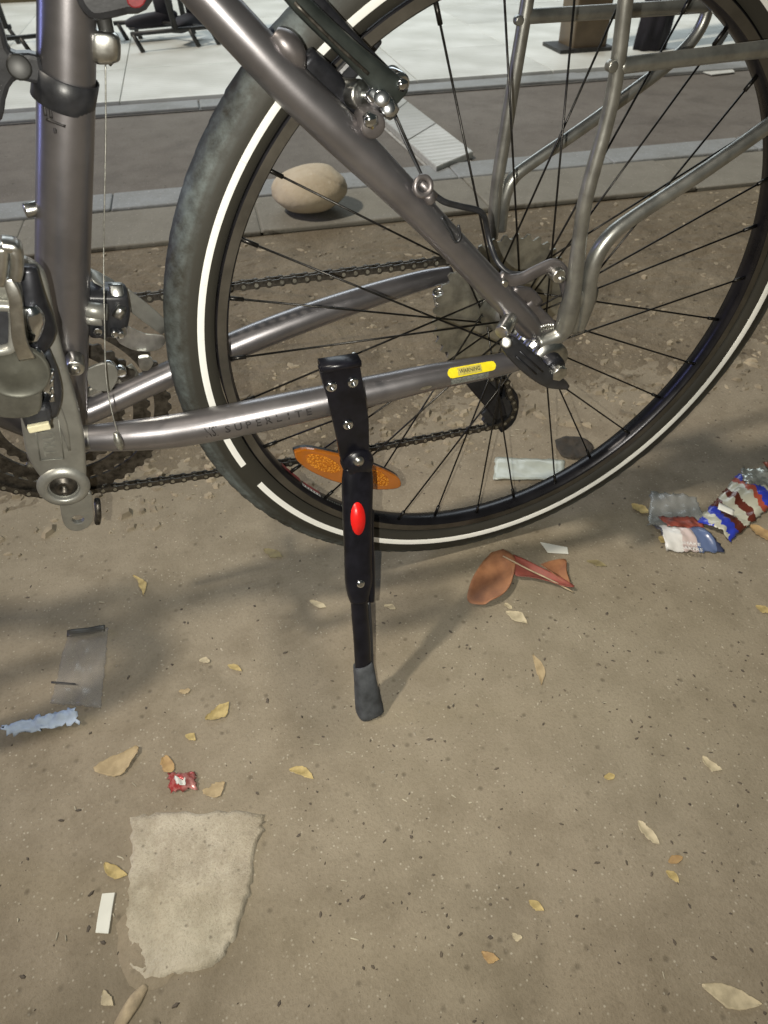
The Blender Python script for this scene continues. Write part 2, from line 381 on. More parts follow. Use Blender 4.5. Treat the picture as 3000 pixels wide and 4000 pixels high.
bd2 = obj('shop_step', band(2.50, 2.625, -20, 30, .012), M_joint, smooth=False, kind='structure')
row('step_stone', 2.503, .12, .022, .8, -2.4, 12, M_kerb, bd2)
fl = obj('shop_floor', band(2.628, 30, -25, 35, .015), M_joint, smooth=False, kind='structure')
tm = slab_mesh('floor_tile', .5965, .5965, .022, M_tile, .0015)
for i in range(-3, 14):
    for j in range(0, 11):
        x = -.6+i*.6; y = 2.63+j*.6
        o = bpy.data.objects.new('floor_tile', tm); link(o, fl)
        dx, dy = i*.6, j*.6
        o.location = (-.3+dx*cos(ang)-dy*sin(ang), 2.665+dx*sin(ang)+dy*cos(ang), .012+rnd.uniform(-.0007, .0007)); o.rotation_euler = (0, 0, ang)
# tiled ramp strip that crosses the road
rp = obj('ramp_bed', ([G(1500,505,.010), G(1715,700,.010), G(1855,640,.010), G(1565,405,.010)], [(0,1,2,3)]), M_joint, smooth=False, kind='structure')
def quadslab(q, z, h, m, name, parent):
    c = sum((Vector(p) for p in q), Vector())/4
    q = [c+(Vector(p)-c)*.985 for p in q]
    v = [Vector((p.x, p.y, z)) for p in q]+[Vector((p.x, p.y, z+h)) for p in q]
    bm = bmesh.new(); vs = [bm.verts.new(p) for p in v]
    for f in ((0,3,2,1),(4,5,6,7),(0,1,5,4),(1,2,6,5),(2,3,7,6),(3,0,4,7)): bm.faces.new([vs[i] for i in f])
    bmesh.ops.recalc_face_normals(bm, faces=bm.faces)
    bmesh.ops.bevel(bm, geom=list(bm.edges), offset=.002, segments=2, affect='EDGES')
    me = bpy.data.meshes.new(name); bm.to_mesh(me); bm.free(); me.materials.append(m); link(bpy.data.objects.new(name, me), parent)
A0, A1 = G(1440,450,.0), G(1704,695,.0); B0, B1 = G(1520,372,.0), G(1848,632,.0)
for t0, t1 in ((0,.27),(.27,.62),(.62,1.0)):
    quadslab([A0.lerp(A1,t0), A0.lerp(A1,t1), B0.lerp(B1,t1), B0.lerp(B1,t0)], .011, .020, M_ramp, 'ramp_tile', rp)

# ------------------------------------------------------------------ bicycle
bike = bpy.data.objects.new('bicycle', None); COL.objects.link(bike); bike.rotation_euler = (LEAN, 0, 0)
tag(bike, 'grey-brown metal city bicycle with white-banded rear tyre, leaning on its black kickstand', 'bicycle')
HC = Vector((0, 0, RT-.0065)); WC = Vector((0, 0, RT))
BB = Vector((-.484, 0, .326))
# --- rear wheel
rim_prof = [(.306, -.0068), (.3078, -.0085), (.3085, -.0112), (.3185, -.0118), (.3185, -.0095), (.314, 0), (.3185, .0095), (.3185, .0118), (.3085, .0112), (.3078, .0085), (.306, .0068), (.3055, 0)]
wheel = obj('rear_wheel', lathe(rim_prof, WC, 180, closed=True), M_rim, bike)
obj('brake_track', lathe([(.3088, -.0121), (.3172, -.0124)], WC, 180), M_track, wheel)
obj('brake_track', lathe([(.3172, .0124), (.3088, .0121)], WC, 180), M_track, wheel)
def tyre_geo(ctr, rc=.3395, rs=.0235):
    n, m = 360, 40; v, f, tr = [], [], []
    for i in range(n):
        a = 2*pi*i/n
        for j in range(m):
            t = radians(-148)+radians(296)*j/(m-1)     # 0 = outermost tread
            rr = rs*(1+.0)
            k = abs(t)
            knob = 0
            if k < 1.05:
                s = (i*1.0 + (j % 2)*0.5)
                knob = .0007*(1 if (i % 4 < 2) == (j % 4 < 2) else -.6)*(1 if k > .22 else .3)
                knob += .0004*noise.noise(Vector((i*.9, j*.7, 0)))
            elif k < 1.2: knob = .0004
            if abs(k-1.25) < .05: knob = -.0003
            r = rr+knob
            v.append(Vector((ctr[0]+(rc+r*cos(t))*cos(a), ctr[1]+r*sin(t)*.84, ctr[2]+(rc+r*cos(t))*sin(a))))
            tr.append(1.0 if k < 1.12 else (.35 if k < 1.35 else .0))
    for i in range(n):
        i2 = (i+1) % n
        for j in range(m-1): f.append((i*m+j, i*m+j+1, i2*m+j+1, i2*m+j))
    return v, f, tr
def tyre_mesh(ctr):
    v, f, tr = tyre_geo(ctr); me = mesh('tyre', v, f, M_tyre)
    at = me.attributes.new('tread', 'FLOAT', 'POINT'); at.data.foreach_set('value', tr); return me
obj('tyre', tyre_mesh(WC), None, wheel)
# reflective band on the near sidewall, in short lengths with hairline joints
def band_arc(a0, a1):
    prof = []
    for j in range(5):
        t = radians(-97.5 - 16.0*(j/4))                    # angle around the tyre section, near side
        prof.append((.3395+.0239*cos(t), .0239*.84*sin(t)))
    prof = prof + [(r+.0006*0, h+.0008) for r, h in prof[::-1]]
    g = lathe(prof, WC, max(3, int((a1-a0)/radians(1.6))), a0=a0, a1=a1, closed=True)
    m = len(prof); n = len(g[0])//m
    g[1].append(tuple(range(m))); g[1].append(tuple(range((n-1)*m, n*m))[::-1]); return g
gaps = [atan2((P(982,1855,-.019)-WC).z, (P(982,1855,-.019)-WC).x)]
g0_ = atan2((P(951,1820,-.019)-WC).z, (P(951,1820,-.019)-WC).x); g1_ = atan2((P(1013,1890,-.019)-WC).z, (P(1013,1890,-.019)-WC).x)
g0_, g1_ = min(g0_, g1_), max(g0_, g1_); NB = 38; stp = (2*pi-(g1_-g0_))/NB
for i in range(NB): obj('reflective_band', band_arc(g1_+stp*i+radians(.012), g1_+stp*(i+1)-radians(.012)), M_strip, wheel, smooth=False)
# spokes
def spoke(rim_ang, side, sgn):
    ra = radians(rim_ang); b = side*.004
    p1 = WC + Vector((.3065*cos(ra), b, .3065*sin(ra)))
    ha = ra + sgn*radians(67.5)
    fb = -.034 if side < 0 else .021
    p0 = HC + Vector((.0225*cos(ha), fb + (.003 if sgn > 0 else -.003)*1, .0225*sin(ha)))
    d = (p0-p1).normalized()
    return join(sweep([p0, p1], .00105, n=8), cyl(p1, p1+d*.016, .0021, 8), cyl(p0+Vector((0,-.002,0)), p0+Vector((0,.002,0)), .0022, 8))
for k in range(32):
    ra = 155.75 + 11.25*k
    side = -1 if k % 2 == 0 else 1
    sgn = 1 if (k//2) % 2 == 0 else -1
    if side > 0: sgn = 1 if ((k-1)//2) % 2 == 0 else -1
    obj('spoke', spoke(ra, side, sgn), M_spoke, wheel)
# valve and rim stickers
obj('hub', join(lathe([(.006,-.046),(.0155,-.046),(.0165,-.043),(.0165,-.040),(.0195,-.0395),(.0195,-.037),(.0285,-.0355),(.029,-.034),(.0285,-.032),(.024,-.029),(.023,-.02),(.022,.0),(.023,.012),(.027,.019),(.0275,.021),(.027,.023),(.018,.026),(.018,.032)], HC, 40)), M_alu, wheel)
obj('axle_cone', join(lathe([(.006,-.047),(.0125,-.048),(.0125,-.053),(.010,-.054),(.010,-.057),(.0135,-.0575),(.0135,-.064),(.006,-.0645)], HC, 6*4)), M_alu, wheel)
# red rim decal and white label
def rim_patch(r0, r1, a0, a1, off, m, name, y0=.0085, y1=.0112, lab=None):
    g = lathe([(r0, -(y0+off)), (r1, -(y1+off))], WC, 16, a0=min(a0,a1), a1=max(a0,a1))
    return obj(name, g, m, wheel, label=lab)
def wang(px, py, b=-.008): q = P(px, py, b)-WC; return atan2(q.z, q.x)
def inner_patch(h0, h1, a0, a1, r, m, name, lab=None):   # on the spoke side of the rim
    g = lathe([(r, h0), (r, h1)], WC, 16, a0=min(a0,a1), a1=max(a0,a1)); return obj(name, g, m, wheel, label=lab)
aA, aB, aC, aD = wang(1090,1850), wang(1160,1915), wang(1180,1915), wang(1240,1960)
inner_patch(.0062, -.001, aA, aB, .3046, M_redD, 'rim_decal', 'dark red sticker on the inner face of the rim')
inner_patch(.004, -.003, aC, aD, .3046, M_redD, 'rim_decal')
l0, l1 = wang(1166,1908,-.006), wang(1238,1952,-.006)
inner_patch(-.0068, -.0022, l0, l1, .3043, M_white, 'rim_label', 'small white printed label on the rim')
for i in range(6):
    q = l0+(l1-l0)*(i+.5)/6; inner_patch(-.0058, -.0034, q-radians(.28), q+radians(.22), .3041, M_ink, 'label_mark')
for i in range(10):
    q = l1+(radians(.9)+radians(.75)*i); inner_patch(-.0062, -.0038, q-radians(.22), q+radians(.18), .3043, M_clear, 'label_mark')

# amber spoke reflector
rf_out = [(1150,1768),(1200,1757),(1300,1775),(1400,1800),(1480,1830),(1548,1862),(1567,1885),(1555,1908),(1480,1914),(1400,1902),(1300,1880),(1210,1840),(1160,1800)]
refl = obj('spoke_reflector', prism(ppoly(rf_out, -.017), .006, .0015, 'spoke_reflector', M_amber, smooth_n=3), None, wheel, label='amber oval reflector clipped between the lower spokes')
back = [(x+34, y-40) for x, y in rf_out]
obj('reflector_backing', prism(ppoly(rf_out, -.0105), .010, .001, 'reflector_backing', M_blackP, smooth_n=3), None, wheel)
for cx, cy, rx, ry, an in ((1262,1812,72,28,.35),(1475,1868,48,26,.45)):
    pl = [(cx+rx*cos(t)*cos(an)-ry*sin(t)*sin(an), cy+rx*cos(t)*sin(an)+ry*sin(t)*cos(an)) for t in [2*pi*i/20 for i in range(20)]]
    obj('reflector_lens', prism(ppoly(pl, -.0178), .002, .0003, 'reflector_lens', M_amberC), None, wheel)

# --- frame
frame = obj('frame', cyl(BB+Vector((0,-.036,0)), BB+Vector((0,.036,0)), .0225, 32, bev=.002), M_paint2, bike)
st_pts = [(262,-260,0,112),(262,-60,0,109),(258,422,0,107),(247,964,0,101),(240,1450,0,97),(236,1660,0,92)]
obj('seat_tube', tubepx(st_pts, n=36), M_paint, frame)
cs = [(250,1722,-.031,52),(345,1712,-.036,52),(500,1702,-.041,60),(675,1684,-.045,66),(901,1644,-.052,67),(1203,1581,-.058,64),(1504,1515,-.063,58),(1681,1475,-.066,52),(1922,1430,-.069,46),(2030,1405,-.071,38),(2110,1370,-.072,24)]
obj('chain_stay', tubepx(cs, n=32), M_paint, frame)
ss = [(720,-110,-.036,86),(940,125,-.044,85),(1122,319,-.050,84),(1331,520,-.056,82),(1520,706,-.061,70),(1693,881,-.065,60),(1926,1124,-.070,54),(2030,1232,-.072,50),(2075,1285,-.072,44),(2100,1315,-.072,20)]
obj('seat_stay', tubepx(ss, n=32), M_paint, frame)
fcs = [(300,1610,.028,52),(360,1600,.032,50),(620,1480,.040,50),(930,1345,.047,54),(1200,1240,.053,52),(1450,1155,.059,46),(1650,1095,.064,38),(1760,1070,.066,30)]
obj('chain_stay', tubepx(fcs, n=28), M_paint, frame)
fss = [Vector((P(x,y,-.044).x, .044 + (b_+.044)*-1, P(x,y,-.044).z)) for x,y,b_ in ((720,-110,-.036),(940,125,-.044))]
def mir(rows):
    pts = [P(r[0], r[1], r[2]) for r in rows]; return sweep([Vector((p.x, -p.y, p.z)) for p in pts], [hw(p, r[3])*.9 for p, r in zip(pts, rows)], n=24, k=6)
obj('seat_stay', mir(ss[:-1]), M_paint, frame)
# welded dropout, with the arched brake mount behind it
ar = [(1950,1082),(1985,1096),(2035,1090),(2095,1060),(2150,1036),(2178,1042),(2200,1070),(2212,1120),(2225,1180),(2222,1240),(2190,1290)]
obj('dropout', join(
    sweep([P(x,y,-.072) for x,y in ar], [(.006,.0035)]*len(ar), up=(0,1,0), n=12, sq=3, k=4),
    sweep([P(x,y,-.072) for x,y in ((2040,1195),(2080,1250),(2130,1300),(2165,1340))], [(.012,.0035),(.014,.0036),(.014,.0036),(.010,.003)], up=(0,1,0), n=12, sq=3.5, k=3),
    sweep([P(x,y,-.072) for x,y in ((2000,1150),(2060,1150),(2100,1190))], [(.008,.003),(.007,.003),(.006,.003)], up=(0,1,0), n=12, sq=3.5, k=3)), M_paint2, frame)
c_ = P(2165,1062,-.072); obj('mount_bolt', join(cyl(c_+Vector((0,-.010,0)), c_+Vector((0,.006,0)), .0068, 20, bev=.0012), cyl(c_+Vector((.003,-.012,-.004)), c_+Vector((0,-.002,0)), .0035, 14)), M_alu, frame)
c_ = P(1962,1100,-.074); obj('weld_bead', cyl(c_+Vector((0,-.006,0)), c_+Vector((0,.004,0)), .0038, 14, bev=.001), M_alu, frame)
# serrated end of the seat stay weld
srr = []
for i in range(9):
    t = i/8; p = P(2085+70*t, 1302-26*t-10*sin(pi*t), -.078); srr.append(cyl(p+Vector((0,-.001,.0038)), p+Vector((.0015,-.001,-.0028)), .0011, 8))
obj('weld_ridge', join(*srr), M_alu, frame)
# brake boss cover near the stay top, cable stop with ring
obj('brake_boss', join(sweep([P(1070,132,-.048), P(1105,165,-.050), P(1145,210,-.050), P(1170,255,-.048)], [(.005,.008),(.009,.011),(.009,.011),(.005,.008)], up=(0,1,0), n=16, k=4)), M_paint2, frame)
c_ = P(1440,472,-.060); obj('brake_boss', cyl(c_+Vector((0,-.012,0)), c_+Vector((0,.010,0)), .0095, 20, bev=.002), M_paint2, frame)
c_ = P(1445,468,-.073); obj('boss_bolt', cyl(c_+Vector((0,-.004,0)), c_+Vector((0,.002,0)), .0055, 6), M_chrome, frame)
def ring(c, R_, r, nrm, n=28, squash=1.0):
    c = Vector(c); nrm = Vector(nrm).normalized(); u = nrm.orthogonal().normalized(); w = nrm.cross(u)
    v, f = [], []; m = 10
    for i in range(n):
        a = 2*pi*i/n; d = u*cos(a)+w*sin(a)
        for j in range(m):
            b = 2*pi*j/m; v.append(c+d*(R_+r*cos(b))+nrm*r*sin(b))
    for i in range(n):
        for j in range(m): f.append((i*m+j, i*m+(j+1) % m, ((i+1) % n)*m+(j+1) % m, ((i+1) % n)*m+j))
    return v, f
obj('cable_stop', join(ring(P(1652,728,-.076), .0068, .0024, (.1,-1,.3)), cyl(P(1640,712,-.074), P(1700,768,-.074), .0032, 14), cyl(P(1672,760,-.078), P(1684,790,-.078), .0045, 12, bev=.001)), M_paint2, frame)
c_ = P(128,812,0); obj('bottle_bolt', cyl(c_+Vector((-.006,-.004,.0)), c_+Vector((.010,0,0)), .0055, 16, bev=.001), M_alu, frame)
# BB clamp screw beside the crank
c_ = P(292,1412,-.030); obj('clamp_screw', join(cyl(c_+Vector((0,-.012,0)), c_+Vector((0,.006,0)), .0075, 20, bev=.0015), cyl(c_+Vector((0,-.014,0)), c_+Vector((0,-.01,0)), .004, 6)), M_alu, frame)
# print on the chain stay: the point of the tube that faces the camera
def stay_pt(px):
    for a_, b_ in zip(cs, cs[1:]):
        if a_[0] <= px <= b_[0]:
            t = (px-a_[0])/(b_[0]-a_[0]); r = [a_[i]+(b_[i]-a_[i])*t for i in range(4)]; p = P(*r[:3]); return p, hw(p, r[3])
def stay_surf(px, th, off=.0003):
    p, r = stay_pt(px); q, _ = stay_pt(px+8); t = (q-p).normalized()
    v = (CL-p); v = (v-t*v.dot(t)).normalized(); w = t.cross(v)
    if w.z < 0: w = -w
    return p+(v*cos(th)+w*sin(th))*(r+off)
def stay_patch(px0, px1, th0, th1, m, name, off=.0004, lab=None, n=14, roundend=0):
    v, f = [], []
    for i in range(n+1):
        x = px0+(px1-px0)*i/n; e = 1.0
        if roundend:
            d = min(i, n-i)/n*(px1-px0); 
            if d < roundend: e = sqrt(max(.05, 1-(1-d/roundend)**2))
        mid = (th0+th1)/2
        for j in range(5): v.append(stay_surf(x, mid+((th0-mid)+(th1-th0)*j/4)*e, off))
    for i in range(n):
        for j in range(4): a = i*5+j; f.append((a, a+5, a+6, a+1))
    return obj(name, (v, f), m, frame, label=lab)
stay_patch(1733, 1922, -.36, .42, M_yellow, 'sticker', .0004, 'small yellow warning sticker on the chain stay', 24, 18)
stay_patch(1772, 1864, -.26, .32, M_yelD, 'sticker_print', .0006)
stay_patch(1745, 1890, -.95, -.42, M_clear, 'sticker_print', .0004)
tv, tf = textgeo('WARNING', 1.0); x0 = min(p.x for p in tv); x1 = max(p.x for p in tv)
obj('sticker_text', ([stay_surf(1778+(p.x-x0)/(x1-x0)*80, .03+p.y*.42, .0008) for p in tv], tf), M_ink, frame, smooth=False)
for i, ch in enumerate('SUPERLITE'):
    tv, tf = textgeo(ch, 1.0); cx = 888+i*38.5
    obj('frame_lettering', ([stay_surf(cx+p.x*46, -.46+p.y*.62, .0005) for p in tv], tf), M_ink, frame, smooth=False)
tv, tf = textgeo('NSI', 1.0)
obj('frame_logo', ([stay_surf(826+p.x*34, -.48+p.y*.85, .0005) for p in tv], tf), M_ink, frame, smooth=False)
stay_patch(1625, 1670, -.82, -.55, M_alu, 'worn_spot', .0003, roundend=20)
stay_patch(338, 356, -.9, 1.1, M_alu, 'weld_band', .0006)
# cable tie band round the seat tube with its bracket arm
p0, p1 = P(256,300,0), P(252,388,0); rr = hw(p0, 116)
ax = (P(262,-60,0)-P(247,964,0)).normalized(); tilt = (ax+Vector((.13,-.10,0))).normalized()
cm = (p0+p1)/2
obj('strap', join(sweep([cm+tilt*.0105, cm+tilt*.0100, cm-tilt*.0100, cm-tilt*.0105], [rr*.99, rr*1.03, rr*1.03, rr*.99], n=40, cap=False)), M_blackP, frame, label='black strap clamped round the seat tube')
obj('strap_bracket', prism(ppoly([(-60,30),(5,95),(30,185),(62,212),(160,222),(160,335),(62,312),(22,395),(8,470),(-60,480)], -.012), .014, .004, 'strap_bracket', M_blackP, smooth_n=2), None, frame)
obj('bracket_screw', cyl(P(75,262,-.014), P(75,262,-.008), .008, 18, bev=.0015), M_stand, frame)
obj('tube_mount', prism(ppoly([(275,-90),(292,0),(325,55),(368,86),(430,80),(505,62),(575,45),(620,-90)], -.020), .020, .005, 'tube_mount', M_blackP, smooth_n=2), None, frame)
obj('mount_lens', prism(ppoly([(490,-30),(500,18),(530,34),(562,20),(575,-30)], -.024), .005, .001, 'mount_lens', M_redD, smooth_n=2), None, frame, label='small dark red lens on the black seat tube mount')
for a_, b_ in (((172,395),(178,452)),((196,400),(200,462)),((182,466),(256,494)),((214,500),(216,520))):
    q0, q1 = P(a_[0],a_[1],-.014), P(b_[0],b_[1],-.014)
    def onst(q):
        ax_ = (P(262,-60,0)-P(247,964,0)).normalized(); c0 = P(258,422,0); w_ = q-c0; fo = c0+ax_*w_.dot(ax_); d = (q-CL).normalized()
        r_ = hw(fo, 107.3)+.0002; lo, hi = .2, 1.0
        o = CL-fo; o = o-ax_*o.dot(ax_); dd = d-ax_*d.dot(ax_); A = dd.dot(dd); B = 2*o.dot(dd); C_ = o.dot(o)-r_*r_; D = max(0, B*B-4*A*C_); t = (-B-sqrt(D))/(2*A); return CL+d*t
    pts_ = [onst(q0.lerp(q1, i/6)) for i in range(7)]
    obj('paint_scratch', sweep(pts_, .0011, n=6), M_ink, frame)
# derailleur cable, its metal barrel and hook
obj('cable_barrel', join(sweep([P(405,118,-.004), P(406,140,-.004), P(407,220,-.004), P(410,245,-.004)], [(.006,.006),(.0105,.0075),(.0105,.0075),(.006,.005)], up=(0,1,0), n=20, sq=3, k=3)), M_alu, frame)
obj('cable_hanger', join(sweep([P(380,-60,-.004), P(398,40,-.004), P(418,130,-.004)], [(.012,.006),(.006,.004),(.005,.004)], up=(0,1,0), n=12, sq=3, k=4), sweep([P(430,125,-.003), P(447,160,-.003), P(444,215,-.003), P(420,246,-.003)], .0028, n=10, k=4), cyl(P(368,190,-.002), P(300,190,.004), .004, 10)), M_stand, frame)
obj('gear_cable', sweep([P(412,245,-.005), P(413,500,-.008), P(408,800,-.015), P(405,1000,-.02), P(408,1250,-.035), P(415,1480,-.05), P(440,1620,-.062), P(462,1700,-.068), P(470,1752,-.069)], .00055, n=8, k=6), M_cable, frame)
obj('cable_end', sweep([P(452,1690,-.0695), P(458,1712,-.071), P(466,1735,-.072), P(472,1753,-.0705)], [.0020,.0034,.0036,.0022], n=12, k=4), M_cable, frame, label='frayed cable end with metal crimp over the chain stay')

# --- rear derailleur cable housing
obj('cable_housing', sweep([P(1700,765,-.072), P(1740,790,-.069), P(1800,806,-.058), P(1868,822,-.050), P(1893,850,-.045), P(1903,900,-.040), P(1918,960,-.045), P(1945,1025,-.056), P(1990,1066,-.064), P(2045,1070,-.066), P(2090,1050,-.067)], .0026, n=12, k=6), M_blackP, bike)
obj('brake_cable', sweep([P(1540,455,-.046), P(1590,570,-.056), P(1654,700,-.074)], .0010, n=8, k=4), M_blackP, bike)
obj('cable_loop', sweep([P(1725,850,-.088), P(1755,900,-.089), P(1780,945,-.089), P(1798,925,-.0885), P(1790,880,-.0875)], .0012, n=8, k=5), M_blackP, bike)

# --- V brake
brake = obj('rear_brake', sweep([P(1090,-90,-.052), P(1180,20,-.052), P(1330,165,-.052), P(1450,275,-.052), P(1520,345,-.052), P(1552,385,-.052)], [(.0065,.006),(.0065,.006),(.007,.006),(.0085,.006),(.011,.007),(.010,.006)], up=(0,1,0), n=16, sq=3.2, k=5), M_brakeG, bike)
obj('brake_arm', sweep([P(1120,-110,-.038), P(1260,40,-.038), P(1400,190,-.038), P(1500,290,-.038)], [(.006,.004)]*4, up=(0,1,0), n=12, sq=3, k=4), M_blackM, brake)
obj('arm_slot', sweep([P(1150,10,-.0595), P(1290,150,-.0595), P(1440,290,-.0595)], [(.0012,.0006)]*3, up=(0,1,0), n=8, k=3), M_steelD, brake)
c_ = P(1548,312,-.046); obj('brake_bolt', join(cyl(c_+Vector((0,-.010,0)), c_+Vector((0,.012,0)), .0072, 18, bev=.0012), cyl(c_+Vector((0,-.0145,0)), c_+Vector((0,-.009,0)), .0045, 6)), M_chrome, brake)
obj('spring_clamp', join(sweep([P(1440,345,-.050), P(1490,395,-.054), P(1535,440,-.054)], [(.007,.006),(.0085,.008),(.006,.006)], up=(0,1,0), n=14, sq=2.8, k=4),
    cyl(P(1490,385,-.066), P(1490,385,-.050), .0060, 14, bev=.001), cyl(P(1515,425,-.066), P(1515,425,-.050), .0056, 14, bev=.001)), M_chrome, brake)
obj('pivot_collar', cyl(P(1415,370,-.050), P(1330,360,-.030), .010, 20, bev=.002), M_alu, brake)
Rz = Matrix.Rotation(radians(-45), 3, 'Y')
obj('brake_pad', rbox('brake_pad', P(1310,330,-.021), (.056,.010,.014), M_blackP, .003, Matrix.Rotation(atan2((P(1310,330,0)-WC).x*1.0, -(P(1310,330,0)-WC).z)*-1, 3, 'Y')), None, brake)
obj('pad_holder', join(cyl(P(1350,385,-.034), P(1335,370,-.018), .008, 18, bev=.001), cyl(P(1280,300,-.036), P(1300,320,-.018), .0065, 16), sweep([P(1180,230,-.040), P(1260,330,-.040), P(1330,400,-.040), P(1380,450,-.040)], [(.010,.006),(.014,.007),(.011,.006),(.006,.004)], up=(0,1,0), n=14, sq=3, k=4)), M_blackM, brake)
obj('far_pad', rbox('far_pad', Vector((P(1400,95,0).x, .022, P(1400,95,0).z)), (.062,.012,.014), M_blackP, .003, Matrix.Rotation(.8, 3, 'Y')), None, brake)

# --- rack
near_up = [(2100,1340,-.078,30),(2190,1300,-.080,36),(2222,1215,-.082,40),(2241,1120,-.082,33),(2268,904,-.080,29),(2294,750,-.080,30),(2390,392,-.080,30),(2440,30,-.080,31),(2452,-80,-.080,31)]
rack = obj('rear_rack', tubepx(near_up, n=24), M_rack, bike)
obj('rack_strut', tubepx([(2262,1290,-.078,20),(2290,1180,-.080,34),(2302,1090,-.080,33),(2330,1000,-.080,33),(2385,920,-.080,31),(2480,846,-.080,29),(2740,675,-.080,29),(3000,492,-.080,29),(3140,395,-.080,28)], n=24), M_rack, rack)
obj('rack_foot', join(sweep([P(2215,1175,-.079), P(2250,1165,-.079), P(2320,1155,-.079)], [(.010,.006)]*3, up=(0,1,0), n=14, sq=3), sweep([P(2290,1150,-.079), P(2270,1230,-.079), P(2235,1300,-.078)], [(.009,.004),(.010,.004),(.007,.003)], up=(0,1,0), n=14, sq=3, k=3)), M_rack, rack)
obj('rack_strut', tubepx([(1925,930,.080,20),(1930,860,.080,24),(1942,723,.080,25),(1985,450,.080,27),(2030,181,.080,27),(2062,-10,.080,27),(2075,-90,.080,27)], n=22), M_rack, rack)
obj('rack_strut', tubepx([(1958,900,.080,20),(1962,830,.080,24),(1975,760,.080,25),(2010,690,.080,25),(2090,628,.080,24),(2200,553,.080,24),(2330,462,.080,24),(2460,365,.080,25),(2580,275,.080,25),(2675,190,.080,25),(2735,110,.080,24),(2765,30,.080,23),(2775,-60,.080,23)], n=22), M_rack, rack)
obj('rack_rail', tubepx([(2415,258,-.080,30),(2600,236,-.080,30),(3000,190,-.080,31),(3250,160,-.080,31)], n=22), M_rack, rack)
obj('rack_rail', tubepx([(2040,66,.080,26),(2200,56,.080,26),(2500,38,.080,26),(2790,18,.080,26),(3000,6,.080,26)], n=22), M_rack, rack)
for u in ((2395,262,-.088),(2030,82,.070)):
    c_ = P(*u); obj('rack_screw', cyl(c_+Vector((0,-.001,0)), c_+Vector((0,.006,0)), .0042, 16, bev=.001), M_rack, rack)

# --- skewer, lever, nut
skew = obj('quick_release', cyl(HC+Vector((.000,-.066,0)), HC+Vector((0,-.100,-.002)), .0125, 24, bev=.003), M_blackM, bike)
e_ = HC+Vector((.001,-.099,-.002))
obj('skewer_nut', cyl(e_, e_+Vector((0,-.010,0)), .0085, 6, bev=.001), M_alu, skew)
obj('lever', sweep([P(1980,1335,-.100), P(2010,1365,-.101), P(2075,1425,-.103), P(2140,1478,-.103), P(2190,1500,-.100), P(2215,1512,-.095)], [(.0075,.004),(.0095,.005),(.0105,.0055),(.009,.005),(.006,.004),(.003,.002)], up=(0,1,0), n=18, sq=2.6, k=5), M_blackP, skew)
obj('lever_rib', join(*[sweep([P(x0,y0,-.1085), P(x1,y1,-.1095)], [(.0009,.0007)]*2, up=(0,1,0), n=8) for x0,y0,x1,y1 in ((2030,1372,2120,1452),(2015,1392,2095,1462))]), M_blackM, skew)
obj('lever_cam', join(cyl(P(1978,1338,-.108), P(1978,1338,-.100), .0052, 18, bev=.001)), M_alu, skew)
obj('axle_spacer', join(cyl(P(1960,1300,-.094), P(1995,1240,-.080), .0075, 18, bev=.001)), M_alu, skew)
obj('axle_locknut', lathe([(.006,-.052),(.0225,-.052),(.0232,-.054),(.0232,-.060),(.0205,-.0605),(.0205,-.066),(.0222,-.0665),(.0222,-.074),(.0175,-.0745),(.0175,-.082),(.0205,-.0825),(.0205,-.088),(.006,-.0885)], HC, 40), M_alu, skew)

# --- cassette
def gear(R_, n, b, th, hole=.02, tooth=.004, rot=0):
    v, f = [], []; rs = []
    for i in range(n*4):
        ph = i % 4; r = R_ + (tooth if ph in (1, 2) else 0) - (tooth*.3 if ph in (1,2) and 0 else 0)
        a = 2*pi*(i+rot)/(n*4); rs.append((r, a))
    N_ = len(rs)
    for bb in (b-th/2, b+th/2):
        for r, a in rs: v.append(Vector((HC.x+r*cos(a), bb, HC.z+r*sin(a))))
    for bb in (b-th/2, b+th/2):
        for r, a in rs: v.append(Vector((HC.x+hole*cos(a), bb, HC.z+hole*sin(a))))
    for i in range(N_):
        j = (i+1) % N_
        f += [(i, j, N_+j, N_+i), (2*N_+i, 2*N_+j, j, i), (N_+i, N_+j, 3*N_+j, 3*N_+i), (3*N_+i, 3*N_+j, 2*N_+j, 2*N_+i)]
    return v, f
cass = obj('cassette', gear(.0765, 36, .0262, .0022, tooth=.0050), M_sprk, bike, smooth=False)
for i in range(1, 8):
    obj('sprocket', gear(.0725-.0058*i, 34-2*i-(i > 4), .0275+.0040*i, .0018, tooth=.0045, rot=i*.7), M_sprk if i < 3 else M_steelD, cass, smooth=False)
# --- rear derailleur
der = obj('rear_derailleur', join(
    sweep([P(1745,1160,.050), P(1745,1240,.055), P(1752,1310,.055), P(1800,1390,.050)], [(.010,.008),(.009,.008),(.010,.008),(.012,.008)], up=(0,1,0), n=16, sq=3, k=4)), M_alu, bike)
obj('parallelogram', sweep([P(1740,1300,.056), P(1800,1400,.058), P(1880,1480,.058), P(1930,1530,.058)], [(.011,.008),(.013,.009),(.012,.009),(.009,.007)], up=(0,1,0), n=16, sq=3, k=4), M_blackP, der)
obj('pulley_cage', join(
    sweep([P(1790,1400,.040), P(1850,1480,.040), P(1920,1560,.040), P(1960,1640,.040)], [(.008,.0012),(.011,.0012),(.012,.0012),(.008,.0012)], up=(0,1,0), n=14, sq=3, k=4),
    sweep([P(1850,1440,.052), P(1920,1500,.052), P(1990,1560,.052), P(1990,1640,.052), P(1950,1680,.052)], [(.009,.0012),(.012,.0012),(.012,.0012),(.010,.0012),(.007,.0012)], up=(0,1,0), n=14, sq=3, k=4)), M_blackM, der)
def gear_at(c, R_, n, th, tooth=.0035):
    g = gear(R_, n, 0, th, hole=.003, tooth=tooth); return [p-HC+c for p in g[0]], g[1]
